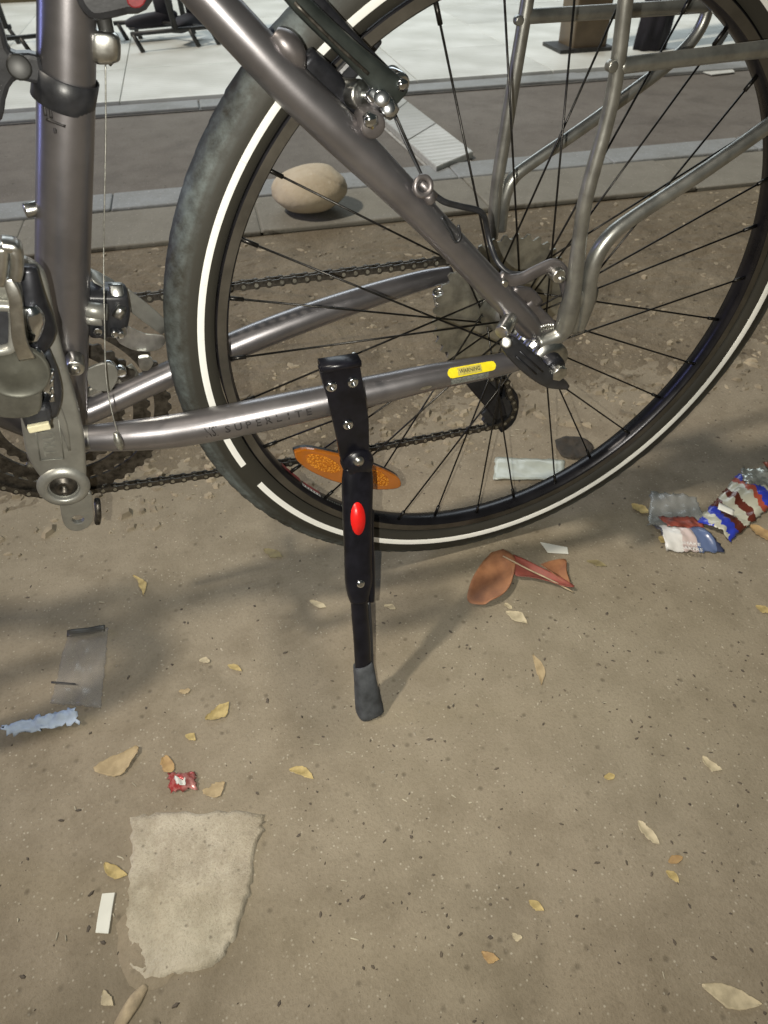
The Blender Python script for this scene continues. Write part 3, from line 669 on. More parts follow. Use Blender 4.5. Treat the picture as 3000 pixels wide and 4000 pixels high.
PU = P(1925,1470,.046); PD = P(1945,1605,.046)
obj('pulley', gear_at(PU, .0185, 11, .006), M_blackP, der, smooth=False)
obj('pulley', gear_at(PD, .0205, 11, .006), M_blackP, der, smooth=False)
c_ = P(1768,1245,.045); obj('adjuster_screw', join(cyl(c_, c_+Vector((.006,-.014,.004)), .004, 12), cyl(c_+Vector((-.01,0,-.012)), c_+Vector((-.004,-.014,-.008)), .0035, 12)), M_chrome, der)
obj('b_tension_spring', join(*[ring(P(1715+3*i, 1145+14*i, .040), .006, .0016, (.2,.3,-1)) for i in range(5)]), M_alu, der)

# --- chainrings and chain
CR = Vector((-.482, .0, .317))
def gear_c(R_, n, b, th, hole, tooth=.0035):
    g = gear(R_, n, b, th, hole=hole, tooth=tooth); return [p-HC+CR for p in g[0]], g[1]
crank = obj('crankset', gear_c(.110, 50, .046, .003, .096), M_steelD, bike, smooth=False)
obj('chainring', gear_c(.088, 40, .040, .0025, .074), M_steelD, crank, smooth=False)
obj('chainring', gear_c(.062, 28, .034, .0025, .054), M_steelD, crank, smooth=False)
for i in range(5):
    a = radians(20+72*i); d = Vector((cos(a), 0, sin(a)))
    obj('spider_arm', sweep([CR+d*.018+Vector((0,.040,0)), CR+d*.05+Vector((0,.043,0)), CR+d*.092+Vector((0,.043,0))], [(.012,.003),(.007,.003),(.0085,.003)], up=(0,1,0), n=12, sq=3, k=3), M_sprk, crank)
obj('spindle', cyl(BB+Vector((0,-.085,0)), BB+Vector((0,.085,0)), .009, 20), M_alu, crank)
chain_paths = []
def tang(c1, r1, c2, r2, s):   # external tangent, s=+1 above
    d = Vector((c2.x-c1.x, c2.z-c1.z)); L_ = d.length; base = atan2(d.y, d.x); off = math.acos((r1-r2)/L_); a = base+s*off
    return Vector((c1.x+r1*cos(a), 0, c1.z+r1*sin(a))), Vector((c2.x+r2*cos(a), 0, c2.z+r2*sin(a))), a
Rs = .0520; RC = .1115
t1, t2, aU = tang(CR, RC, HC, Rs, 1); l1_, l2_, aL = tang(CR, RC, PD, .0225, -1)
path = []
NA = 60
path += [t2.lerp(t1, i/60) for i in range(61)]
aU2 = aU; aL2 = aL
if aL2 < aU2: aL2 += 2*pi
path += [Vector((CR.x+RC*cos(aU2+(aL2-aU2)*i/NA), 0, CR.z+RC*sin(aU2+(aL2-aU2)*i/NA))) for i in range(1, NA)]
path += [l1_.lerp(l2_, i/60) + Vector((0,0,-.006*sin(pi*i/60))) for i in range(61)]
ae = aL2+radians(150)
path += [Vector((PD.x+.0225*cos(aL2+radians(5)*i), 0, PD.z+.0225*sin(aL2+radians(5)*i))) for i in range(1, 30)]
path += [Vector((PU.x+.019, 0, PU.z-.01)), Vector((PU.x-.016, 0, PU.z+.006))]
a_s = radians(-100)
path += [Vector((HC.x+Rs*cos(a_s+i*(aU-a_s)/30), 0, HC.z+Rs*sin(a_s+i*(aU-a_s)/30))) for i in range(31)]
bs = .044
def plate(bofs, w, nm):
    n = 10; o = []
    for i in range(n+1): a = radians(50+260*i/n); o.append(Vector((w*cos(a), 0, w*sin(a))))
    for i in range(n+1): a = radians(230+260*i/n); o.append(Vector((.0127+w*cos(a), 0, w*sin(a))))
    v, f = [], []
    for sb in (-1, 1):
        k = len(v); m = len(o)
        for q in o: v.append((q.x, sb*bofs-.0005, q.z))
        for q in o: v.append((q.x, sb*bofs+.0005, q.z))
        f.append(tuple(range(k, k+m))); f.append(tuple(range(k+2*m-1, k+m-1, -1)))
        for i in range(m): j = (i+1) % m; f.append((k+i, k+m+i, k+m+j, k+j))
    return mesh(nm, v, f, M_steelD, False)
pl_o, pl_i = plate(.0033, .0044, 'link'), plate(.0021, .0042, 'link')
seg = []; cum = [0]
for a_, b_ in zip(path, path[1:]): cum.append(cum[-1]+(b_-a_).length)
def at(s):
    for i in range(len(cum)-1):
        if cum[i+1] >= s: return path[i].lerp(path[i+1], (s-cum[i])/max(1e-9, cum[i+1]-cum[i]))
    return path[-1]
rollers = []; pts = []; s = 0
while s < cum[-1]: pts.append(at(s)); s += .0127
for p in pts: q = p+Vector((0, bs, 0)); rollers.append(sweep([q+Vector((0,-.0042,0)), q+Vector((0,.0042,0))], .0021, n=8))
chain = obj('chain', join(*rollers), M_sprk, bike, smooth=False)
for i in range(len(pts)-1):
    d = pts[i+1]-pts[i]; o = bpy.data.objects.new('link', pl_o if i % 2 else pl_i); link(o, chain)
    o.location = pts[i]+Vector((0, bs, 0)); o.rotation_euler = (0, -atan2(d.z, d.x), 0)

# front derailleur
fd = obj('front_derailleur', join(
    sweep([P(345,1070,.020), P(400,1095,.030), P(460,1128,.036)], [(.0012,.010),(.0012,.012),(.0012,.012)], up=(0,1,0), n=10, sq=3),
    sweep([P(462,1140,.036), P(560,1215,.040), P(650,1290,.042)], [(.0085,.0007),(.0085,.0007),(.007,.0007)], up=(0,1,0), n=12, sq=6, k=3)), M_crank, bike)
obj('derailleur_body', join(sweep([P(400,1130,.012), P(405,1200,.014), P(420,1290,.018)], [(.020,.012),(.022,.014),(.016,.010)], up=(0,1,0), n=24, sq=5, k=4)), M_blackP, fd)
obj('derailleur_clamp', join(cyl(P(300,1205,-.004), P(420,1220,-.010), .007, 16), cyl(P(300,1243,-.004), P(400,1250,-.010), .005, 16)), M_crank, fd)
obj('derailleur_link', join(sweep([P(450,1110,.006), P(462,1200,.006), P(470,1300,.010)], [(.006,.004)]*3, up=(0,1,0), n=12, sq=3), sweep([P(450,1210,-.002), P(480,1225,-.002)], [(.006,.005)]*2, up=(0,1,0), n=12, sq=3)), M_alu, fd)
cage = [(480,1265),(520,1285),(570,1305),(640,1312),(640,1350),(600,1372),(540,1372),(490,1355),(455,1325)]
obj('cage_plate', prism(ppoly(cage, .030), .0015, .0004, 'cage_plate', M_alu, smooth_n=2), None, fd)
for u, r in (((380,1280,.006),.004),((445,1290,.004),.0035),((468,1295,.004),.0035),((425,1430,-.012),.007),((470,1440,-.008),.005)):
    c_ = P(*u); obj('derailleur_bolt', join(cyl(c_, c_+Vector((0,-.008,0)), r, 14, bev=.0008)), M_chrome, fd)
pl5 = [(345,1440),(400,1420),(450,1430),(460,1480),(435,1525),(420,1530),(360,1520),(340,1480)]
obj('bracket_plate', prism(ppoly(pl5, -.026), .003, .0006, 'bracket_plate', M_crank, smooth_n=2), None, fd)
pl6 = [(540,1400),(580,1395),(600,1420),(575,1450),(545,1440)]
obj('chainring_bolt', prism(ppoly(pl6, .022), .005, .0006, 'chainring_bolt', M_alu, smooth_n=2), None, fd)

# near crank arm
ck = [(168,1885),(175,1925),(203,1952),(250,1962),(300,1950),(328,1918),(338,1870),(336,1790),(328,1700),(306,1600),(272,1480),(242,1370),(214,1250),(192,1140),(172,1078),(132,1038),(92,1022),(62,1040),(42,1100),(40,1200),(48,1350),(62,1500),(80,1640),(88,1700),(104,1780),(135,1840)]
arm = obj('crank_arm', prism(ppoly(ck, -.094), .013, .0035, 'crank_arm', M_crank, smooth_n=3), None, bike)
arm.data.polygons.foreach_set('use_smooth', [True]*len(arm.data.polygons))
cb = P(249,1900,-.094); cb.y = 0
obj('arm_ring', lathe([(.0125,-.0935),(.0128,-.0975),(.0145,-.0985),(.0195,-.0975),(.0215,-.0935)], cb, 40), M_crank, arm)
obj('crank_bolt', join(lathe([(.0,-.0935),(.003,-.0945),(.0035,-.098),(.0075,-.0975),(.0085,-.0945),(.0125,-.0938)], cb, 32)), M_steelD, arm)
q0, q1 = P(262,1500,-.0955), P(300,1700,-.0955)
obj('arm_ridge', sweep([P(215,1560,-.0945), P(248,1660,-.0945), P(272,1760,-.0945)], [(.002,.001),(.003,.0014),(.001,.0006)], up=(0,1,0), n=10, k=3), M_crank, arm)
M_letter = mat('worn_lettering', (.20,.20,.175), .5, .4, var=.2, scale=200)
tv, tf = textgeo('TRUV', .014)
o0 = P(192,1718,-.0944); d1 = (P(186,1640,-.0944)-P(206,1770,-.0944)).normalized(); d2 = Vector((-d1.z, 0, d1.x))
obj('arm_lettering', ([o0+d1*p.x+d2*p.y for p in tv], tf), M_letter, arm, smooth=False)
obj('lettering_frame', join(*[sweep([o0+d1*a_[0]+d2*a_[1]+Vector((0,-.0002,0)), o0+d1*b_[0]+d2*b_[1]+Vector((0,-.0002,0))], .0005, n=6) for a_, b_ in (((-.021,-.009),(.021,-.009)),((.021,-.009),(.021,.009)),((.021,.009),(-.021,.009)),((-.021,.009),(-.021,-.009)))]), M_letter, arm)
tab = [(232,1965),(290,1955),(352,1925),(362,1975),(366,2025),(350,2055),(325,2070),(298,2076),(268,2068),(246,2040)]
obj('mounting_tab', prism(ppoly(tab, -.078), .006, .001, 'mounting_tab', M_crank, smooth_n=3, hole=(P(305,2030,-.078), .0052)), None, bike)
obj('tab_edge', sweep([P(380,1960,-.060), P(384,2010,-.060), P(380,2035,-.060)], [(.003,.006)]*3, up=(0,1,0), n=10, sq=3), M_steelD, bike)

# pedal
PB = -.135
M_pedal = mat('dull_pedal_alloy', (.20,.20,.175), .38, .75, var=.22, scale=70, bump=.00008, bscale=500)
pedal = obj('pedal', prism(ppoly([(-160,1180),(-60,1100),(10,1090),(60,1110),(90,1180),(95,1300),(110,1400),(150,1470),(165,1560),(150,1620),(60,1640),(-60,1620),(-160,1560)], PB), .030, .0025, 'pedal', M_pedal, smooth_n=3), None, bike)
pedal.data.polygons.foreach_set('use_smooth', [True]*len(pedal.data.polygons))
c_ = P(62,1452,PB); c_.y = 0
obj('pedal_disc', lathe([(0,PB-.003),(.012,PB-.001),(.0195,PB-.001),(.0205,PB-.0022),(.0215,PB-.0012),(.022,PB+.001)], c_, 40), mat('dark_grey_disc', (.12,.12,.10), .42, .6, var=.25), pedal)
obj('pedal_cage', join(
    sweep([P(8,952,PB-.006), P(40,955,PB-.006), P(62,968,PB-.006), P(66,1040,PB-.006), P(60,1080,PB-.006)], [(.004,.007)]*5, up=(0,1,0), n=12, sq=3, k=4),
    sweep([P(8,955,PB-.006), P(6,1020,PB-.006), P(-5,1100,PB-.006)], [(.004,.007)]*3, up=(0,1,0), n=12, sq=3, k=4),
    sweep([P(28,1085,PB-.004), P(56,1150,PB-.006), P(66,1240,PB-.006), P(76,1330,PB-.006), P(105,1400,PB-.004)], [(.0030,.003),(.0040,.003),(.0040,.003),(.0045,.003),(.0055,.002)], up=(0,1,0), n=16, sq=6, k=4)), M_alu, pedal)
obj('pedal_window', join(sweep([P(-40,1195,PB-.004), P(30,1195,PB-.004), P(50,1215,PB-.004), P(52,1330,PB-.004), P(35,1362,PB-.004), P(-40,1372,PB-.004)], [(.003,.004)]*6, up=(0,1,0), n=12, sq=3, k=3)), M_crank, pedal)
obj('window_inner', prism(ppoly([(-60,1205),(40,1205),(45,1330),(30,1355),(-60,1362)], PB-.0012), .002, .0004, 'window_inner', M_blackP), None, pedal)
obj('binding_plate', sweep([P(105,1040,-.110), P(118,1130,-.112), P(128,1210,-.112), P(146,1290,-.112), P(140,1370,-.112)], [(.006,.006),(.008,.008),(.011,.010),(.012,.010),(.006,.006)], up=(0,1,0), n=16, sq=2.4, k=4), M_blackM, pedal)
obj('binding_spring', join(sweep([P(108,1195,-.122), P(122,1250,-.124), P(118,1330,-.122)], [(.006,.005),(.009,.006),(.005,.004)], up=(0,1,0), n=14, k=4), sweep([P(130,1360,-.121), P(160,1400,-.121)], .004, n=10)), M_chrome, pedal)
obj('binding_jaw', join(sweep([P(150,1380,-.112), P(172,1460,-.112), P(186,1540,-.112), P(190,1610,-.112)], [(.008,.009),(.010,.010),(.010,.010),(.006,.008)], up=(0,1,0), n=14, sq=3, k=4)), M_blackP, pedal)
obj('jaw_plate', join(sweep([P(176,1440,-.124), P(184,1500,-.124), P(190,1565,-.124)], [(.0045,.002)]*3, up=(0,1,0), n=10, sq=3), *[cyl(P(196,1455+30*i,-.1235), P(206,1458+30*i,-.1235), .0035, 10) for i in range(4)]), M_chrome, pedal)
obj('pedal_block', prism(ppoly([(60,1600),(150,1590),(195,1600),(200,1650),(180,1690),(120,1695),(100,1680),(85,1640)], PB+.004), .018, .003, 'pedal_block', M_blackP, smooth_n=2), None, pedal)
obj('pedal_reflector', rbox('pedal_reflector', P(152,1668,PB+.002), (.0155,.004,.0062), M_cream, .001), None, pedal)

# --- kickstand
KB = -.094
kp = [(1246,1440),(1262,1425),(1400,1408),(1408,1430),(1416,1480),(1430,1560),(1442,1640),(1444,1760),(1440,1830),(1345,1830),(1330,1790),(1318,1720),(1300,1640),(1280,1560),(1262,1500)]
ks = obj('kickstand', prism(ppoly(kp, KB), .006, .0012, 'kickstand', M_black), None, bike, label='black side stand clamped to the chain stay with a red reflector')
kp2 = [(1262,1408),(1394,1392),(1402,1420),(1404,1500),(1300,1540),(1266,1500)]
obj('clamp_plate', prism(ppoly(kp2, -.048), .005, .001, 'clamp_plate', M_black), None, ks)
obj('clamp_top', sweep([P(1250,1428,KB+.004), P(1330,1417,KB+.004), P(1402,1405,KB+.004)], [(.0035,.008)]*3, up=(0,1,0), n=12, sq=5), M_black, ks)
def screw(px, py, b, r, par=ks):
    c = P(px, py, b)
    o = obj('screw', join(lathe([(0,-.0008),(r*.42,-.0008),(r*.45,-.0028),(r*.8,-.003),(r,-.0018),(r*1.03,.001)], c, 24)), M_chrome, par)
    return o
for u in ((1294,1508),(1377,1491),(1358,1657)): screw(*u, KB, .0052)
for u in ((1302,1420),(1388,1402)):
    c_ = P(u[0], u[1]-4, -.075); obj('clamp_bolt', cyl(c_+Vector((0,-.008,-.004)), c_+Vector((0,.006,.000)), .0030, 10), M_alu, ks)
pv_ = P(1398,1808,KB); c_ = pv_.copy(); c_.y = 0
obj('pivot', join(lathe([(0,KB-.010),(.0115,KB-.010),(.0125,KB-.009),(.0128,KB-.004),(.0158,KB-.003),(.0165,KB-.001),(.0165,KB+.008)], c_, 36)), M_black, ks)
obj('pivot_pin', lathe([(0,KB-.0145),(.0035,KB-.0142),(.0052,KB-.012),(.0054,KB-.0098)], P(1403,1805,KB-.012)*1 - Vector((0,P(1403,1805,KB-.012).y,0)), 24), M_alu, ks)
foot = w2l(G(1446,2772,.004)); foot0 = w2l(G(1424,2600,.028))
# the leg runs straight from pivot to foot
top = P(1400,1850,KB-.004); ft = foot
def lp(px, py, lo=0):   # point on the leg plane: interpolate depth along the leg by height in the picture
    b = top.y+(ft.y-top.y)*max(0, (py-1850))/(2772-1850); return P(px, py, b+lo)
# correct depth profile: iterate so that the leg is straight in 3d
def lp3(px, py, lo=0):
    lo_, hi_ = ft.y-.02, top.y+.02
    for _ in range(40):
        m_ = (lo_+hi_)/2; q = P(px, py, m_); t = (top.z-q.z)/(top.z-ft.z); want = top.y+(ft.y-top.y)*t
        if m_ > want: hi_ = m_
        else: lo_ = m_
    return P(px, py, (lo_+hi_)/2+lo)
legdir = (ft-top).normalized(); lup = Vector((0,-1,0)); lup = (lup-legdir*lup.dot(legdir)).normalized()
def legsweep(rows, thick, n=20, sq=2.8, k=5, lo=0):
    pts = [lp3(r[0], r[1], lo) for r in rows]; return sweep(pts, [(hw(p, r[2]), (r[3] if len(r) > 3 else thick)) for p, r in zip(pts, rows)], up=lup, n=n, sq=sq, k=k)
obj('leg', legsweep([(1396,1825,56),(1396,1880,62),(1396,1980,60),(1397,2100,56),(1399,2200,54),(1401,2270,54),(1400,2310,46),(1402,2345,36)], .0085), M_black, ks)
obj('leg_tube', legsweep([(1400,2290,33),(1406,2400,34),(1414,2500,34),(1419,2610,33)], .0075, sq=2.0), M_black, ks)
obj('leg_fin', legsweep([(1446,1990,12,.006),(1444,2100,14,.006),(1446,2200,16,.006),(1447,2300,16,.006),(1447,2345,13,.006)], .006, lo=.004), M_black, ks)
obj('leg_tube', legsweep([(1436,2345,10),(1442,2450,11),(1447,2560,10),(1450,2600,8)], .005, lo=.006), M_blackP, ks)
obj('rubber_foot', legsweep([(1418,2592,32,.008),(1420,2602,38,.010),(1427,2660,42,.011),(1436,2730,48,.012),(1443,2768,52,.013),(1445,2784,48,.012),(1447,2792,36,.009)], .01, n=24, sq=3.4), M_rubber, ks)
rl = []
cR = lp3(1387,2015); axx = lup; sx = legdir.cross(lup)
for i in range(32):
    a = 2*pi*i/32; rl.append(cR+lup*.0088+sx*(.0078*cos(a))+legdir*(.0178*sin(a)))
rl2 = [p+lup*.0012 for p in rl]; cc = cR+lup*.0102
rf_f = [(i, (i+1) % 32, 32+(i+1) % 32, 32+i) for i in range(32)]+[(32+i, 32+(i+1) % 32, 64) for i in range(32)]
obj('red_reflector', (rl+rl2+[cc], rf_f), M_red, ks, label='red oval reflector on the kickstand leg')
c_ = lp3(1398,2268); 
def screw_on(c, nrm, r): return join(sweep([c, c+nrm*.0015, c+nrm*.0028, c+nrm*.003], [r, r, r*.85, r*.5], n=20), )
obj('screw', screw_on(c_+lup*.0078, lup, .0045), M_chrome, ks)

# --- the rest of the bicycle, to the left of the picture
obj('down_tube', sweep([BB+Vector((0,0,.01)), Vector((-.93,0,.80))], .021, n=24), M_paint, frame)
obj('top_tube', sweep([Vector((-.335,0,.76)), Vector((-.915,0,.88))], .017, n=24), M_paint, frame)
obj('head_tube', sweep([Vector((-.955,0,.76)), Vector((-.905,0,.92))], .022, n=24), M_paint, frame)
FW = Vector((-1.11, 0, RT))
fw = obj('front_wheel', lathe(rim_prof, FW, 96, closed=True), M_rim, bike)
obj('tyre', tyre_mesh(FW), None, fw)
for k in range(32):
    a = radians(11.25*k); ha = a+(1 if (k//2) % 2 else -1)*radians(67)
    s_ = -1 if k % 2 else 1
    obj('spoke', sweep([FW+Vector((.306*cos(a), s_*.004, .306*sin(a))), FW+Vector((.022*cos(ha), s_*.03, .022*sin(ha)))], .001, n=6), M_spoke, fw)
fork = obj('fork', join(*[sweep([Vector((-.965,s_*.0,.735)), Vector((-.985,s_*.045,.70)), Vector((-1.06,s_*.05,.46)), FW+Vector((0,s_*.052,0))], [.014,.014,.012,.008], n=16, k=4) for s_ in (-1,1)]), M_blackP, bike)
hb = obj('handlebar', sweep([Vector((-.88,-.30,1.02)), Vector((-.93,-.15,1.0)), Vector((-.95,0,.99)), Vector((-.93,.15,1.0)), Vector((-.88,.30,1.02))], .0125, n=16, k=4), M_blackM, bike)
obj('stem', sweep([Vector((-.905,0,.92)), Vector((-.895,0,.96)), Vector((-.95,0,.99))], .014, n=14), M_blackM, bike)
obj('seat_post', sweep([Vector((-.335,0,.74)), Vector((-.295,0,.90))], .0137, n=16), M_alu, bike)
obj('saddle', sweep([Vector((-.16,0,.93)), Vector((-.22,0,.935)), Vector((-.30,0,.925)), Vector((-.43,0,.925))], [(.07,.02),(.075,.025),(.035,.022),(.02,.015)], up=(0,0,1), n=20, sq=2.5, k=5), M_blackP, bike)

SA0 = Vector((-.955,0,.76)); SAX = Vector((.05,0,.16)).normalized()
SM = Matrix.Translation(SA0) @ Matrix.Rotation(radians(-22), 4, SAX) @ Matrix.Translation(-SA0)
for o_ in (fw, fork, hb): o_.matrix_local = SM
# ------------------------------------------------------------------ things across the road
def gx(px, py, z=0): return G(px, py, z)
# stone ball on the pavement
bc = G(1215, 835, .03); br = .098
def ball_geo(c, r):
    v, f = [], []; n, m = 48, 28
    for i in range(m+1):
        th = pi*i/m
        for j in range(n):
            a = 2*pi*j/n; d = Vector((sin(th)*cos(a), sin(th)*sin(a), cos(th)))
            v.append(c+d*(r*(1+.012*noise.noise(d*3)))*1)
    for i in range(m):
        for j in range(n): f.append((i*n+j, (i+1)*n+j, (i+1)*n+(j+1) % n, i*n+(j+1) % n))
    return v, f
dc = G(1215, 850, .03); sc_d = (dc-CW).length; dn = Vector(((dc-CW).x, (dc-CW).y, 0)).normalized()
dome_c = dc+dn*.097
v_, f_ = ball_geo(Vector((0,0,0)), .1)
v_ = [Vector((p.x*(1+.05*noise.noise(p*22)), p.y, p.z*.53)) + p*(.10*noise.noise(p*9+Vector((4,1,2)))) for p in v_]
dm = obj('round_stone', (v_, f_), M_ball, label='flattened round beige stone on the pavement, seen through the upper left of the wheel', cat='stone'); dm.location = (dome_c.x, dome_c.y, .074)
# brown post
pb = G(2310, 200, .034)
post = obj('wooden_post', rbox('wooden_post', (pb.x, pb.y+.09, 1.25), (.17, .17, 2.44), M_wood, .006, Matrix.Rotation(ang, 3, 'Z')), None, label='square brown post standing on the tiled shop floor beside the dark cloth', cat='post')
obj('post_base', rbox('post_base', (pb.x-.02, pb.y+.09, .042), (.27, .22, .016), M_stand, .003, Matrix.Rotation(ang, 3, 'Z')), None, post)
# dark cloth hanging behind the rack
db = G(2600, 205, .034)
def drape(c, w, h, d):
    v, f = [], []; n, m = 40, 12
    for j in range(m+1):
        z = h*j/m
        for i in range(n):
            a = 2*pi*i/n; rr = 1+.10*sin(a*7+z*2)+.05*noise.noise(Vector((cos(a)*2, sin(a)*2, z*3)))
            v.append(Vector((c.x+w*.5*rr*cos(a)+z*.10, c.y+d*.5*rr*sin(a), c.z+z)))
    for j in range(m):
        for i in range(n): f.append((j*n+i, j*n+(i+1) % n, (j+1)*n+(i+1) % n, (j+1)*n+i))
    f.append(tuple(range(n))[::-1]); f.append(tuple(range(m*n, (m+1)*n))); return v, f
obj('hanging_cloth', drape(Vector((db.x-.02, db.y+.1, .036)), .15, 1.3, .12), M_cloth, label='black folded cloth hanging to the floor to the right of the brown post', cat='cloth')
# tubular stands with castors
def stand(org, ux, w, d, name, label, rear=True):
    uy = Vector((-ux.y, ux.x, 0)); z = .075
    t = bpy.data.objects.new(name, None); COL.objects.link(t); t.location = org; tag(t, label, 'stand', 'low tubular stands on the shop floor')
    L_ = lambda x, y, h=z: ux*x+uy*y+Vector((0,0,h))
    obj('frame_bar', sweep([L_(0,0), L_(w,0)], .010, n=10), M_stand, t)
    obj('frame_bar', sweep([L_(-.02,d), L_(w*.72,d)], .010, n=10), M_stand, t)
    obj('cross_bar', sweep([L_(w*.25,d), L_(w*.7,0)], .009, n=10), M_stand, t)
    obj('upright', sweep([L_(w*.42,0), L_(w*.30,.02,.62)], .014, n=10), M_stand, t)
    obj('upright', sweep([L_(w*.66,d), L_(w*.60,d,.62)], .014, n=10), M_stand, t)
    for x, y in ((.01,0),(w*.55,0),(w*.75,0),(0,d),(.07,d),(w*.68,d)):
        obj('leg', sweep([L_(x,y), L_(x+.03,y-.02,.0)], [.010,.012], n=10), M_stand, t)
    obj('seat_board', [rbox('seat_board', L_(w*.45,d*.6,.64), (w*.95,.36,.05), M_cloth, .015, Matrix.Rotation(atan2(ux.y,ux.x),3,'Z'))][0], None, t)
    return t
s0 = G(525, 205, .034); s1 = G(850, 172, .034); ux = (s1-s0); w_ = ux.length; ux.normalize()
stand(s0, ux, w_*1.25, .36, 'stool_stand', 'dark tubular stand with short feet, seen between the seat tube and seat stay')
s2 = G(20, 225, .034)
stand(s2-ux*.25, ux, w_*1.1, .36, 'stool_stand', 'dark tubular stand left of the seat tube at the picture edge')
bx = G(-30, 20, .034); 
obj('bench_base', rbox('bench_base', (G(640,60,.034).x+.35, G(640,60,.034).y+1.1, .16), (4.2,.5,.30), mat('dull_brown_board', (.15,.125,.07), .7, var=.2, scale=6), .01, Matrix.Rotation(ang, 3, 'Z')), None, label='long low brown bench base behind the stands on the shop floor', cat='bench')
# dark shoes resting on the stands
def shoe(c, dirv, name, label, L_=.26):
    u = Vector(dirv).normalized(); s = Vector((-u.y, u.x, 0))
    g = sweep([c-u*L_*.5+Vector((0,0,.03)), c-u*L_*.42+Vector((0,0,.035)), c-u*.02+Vector((0,0,.032)), c+u*L_*.3+Vector((0,0,.028)), c+u*L_*.5+Vector((0,0,.022))], [(.02,.02),(.035,.034),(.042,.032),(.044,.026),(.02,.012)], up=(0,0,1), n=18, sq=2.8, k=5)
    g2 = sweep([c-u*L_*.30+Vector((0,0,.04)), c-u*L_*.28+Vector((0,0,.14))], [(.035,.045),(.04,.05)], up=tuple(u), n=16, k=0)
    t = obj(name, g, M_cloth, label=label, cat='shoe'); obj('shoe_ankle', g2, M_cloth, t)
    obj('sole', sweep([c-u*L_*.48+Vector((0,0,.006)), c+u*L_*.45+Vector((0,0,.006))], [(.038,.007),(.036,.007)], up=(0,0,1), n=14, sq=4), M_blackP, t); return t
q = G(545, 92, .11); shoe(Vector((q.x+.06, q.y, .09)), (-1,-.1,0), 'shoe', 'dark shoe resting on the left bar of the stand')
q = G(735, 95, .11); shoe(Vector((q.x, q.y, .09)), (-.6,-.8,0), 'shoe', 'dark shoe hanging at the right end of the stand near the seat stay')
# far thin legs at the right
q = G(2800, 190, .034)
t = bpy.data.objects.new('folding_stand', None); COL.objects.link(t); t.location = q; tag(t, 'thin grey folding stand legs at the top right behind the rack', 'stand')
for a_, b_ in (((0,0,0),(.22,0,.42)),((.16,.05,0),(.22,0,.42)),((.30,-.05,0),(.22,0,.42))): obj('leg', sweep([Vector(a_), Vector(b_)], .012, n=10), M_stand, t)
# flat pale sheet lying on the road edge
def flat(name, px, z, h, m, bev=.0006, wob=0, **t):
    q = [G(x, y, z) for x, y in px]
    c = sum(q, Vector())/len(q)
    bm = bmesh.new(); vs = [bm.verts.new(Vector((p.x, p.y, z+wob*rnd.uniform(-1,1)))-c*1) for p in q]; fc = bm.faces.new(vs); bm.normal_update()
    if fc.normal.z < 0: fc.normal_flip()
    r_ = bmesh.ops.extrude_face_region(bm, geom=[fc]); bmesh.ops.translate(bm, vec=(0,0,h), verts=[e for e in r_['geom'] if isinstance(e, bmesh.types.BMVert)])
    bmesh.ops.recalc_face_normals(bm, faces=bm.faces)
    if bev: bmesh.ops.bevel(bm, geom=[e for e in bm.edges if len(e.link_faces) == 2 and e.calc_face_angle(0) > 1], offset=bev, segments=2, affect='EDGES', clamp_overlap=True)
    me = bpy.data.meshes.new(name); bm.to_mesh(me); bm.free(); me.materials.append(m)
    o = bpy.data.objects.new(name, me); o.location = c; COL.objects.link(o); return tag(o, **t)
M_paper = mat('pale_paper', (.55,.56,.53), .7, var=.1, scale=30, bump=.0008, bscale=60)
flat('paper_sheet', [(2700,270),(2740,245),(2830,240),(2870,285),(2780,295)], .012, .004, M_paper, label='pale crumpled sheet lying on the road edge under the rack rail', cat='paper')

# ------------------------------------------------------------------ litter on the ground
def jag(px, n=4, amp=5, seed=1):
    r = random.Random(seed); out = []
    for i, p in enumerate(px):
        q = px[(i+1) % len(px)]
        for j in range(n): t = j/n; out.append((p[0]+(q[0]-p[0])*t+r.uniform(-amp, amp), p[1]+(q[1]-p[1])*t+r.uniform(-amp, amp)))
    return out
M_stick = mat('dry_bark', (.33,.27,.18), .85, var=.3, scale=60, bump=.0006, bscale=200)
obj('stick', sweep([G(572,3850,.000), G(530,3905,.001), G(482,3980,.001), G(440,4060,.001)], [(.003,.0015),(.0062,.003),(.0058,.003),(.005,.003)], up=(0,0,1), n=12, k=4), M_stick, label='short tan stick at the bottom edge below the mortar patch', cat='stick')
def leafmat(name, c, c2): return mat(name, c, .7, 0, col2=c2, scale=90, bump=.0003, bscale=160, lo=.4, hi=.62)
M_lf = [leafmat('dry_yellow_leaf', (.29,.225,.09), (.44,.345,.15)), leafmat('dry_tan_leaf', (.28,.215,.12), (.37,.29,.17)), leafmat('pale_cream_leaf', (.33,.285,.19), (.46,.40,.27)), leafmat('olive_leaf', (.15,.125,.065), (.21,.18,.09)), leafmat('orange_leaf', (.28,.18,.08), (.37,.25,.11))]
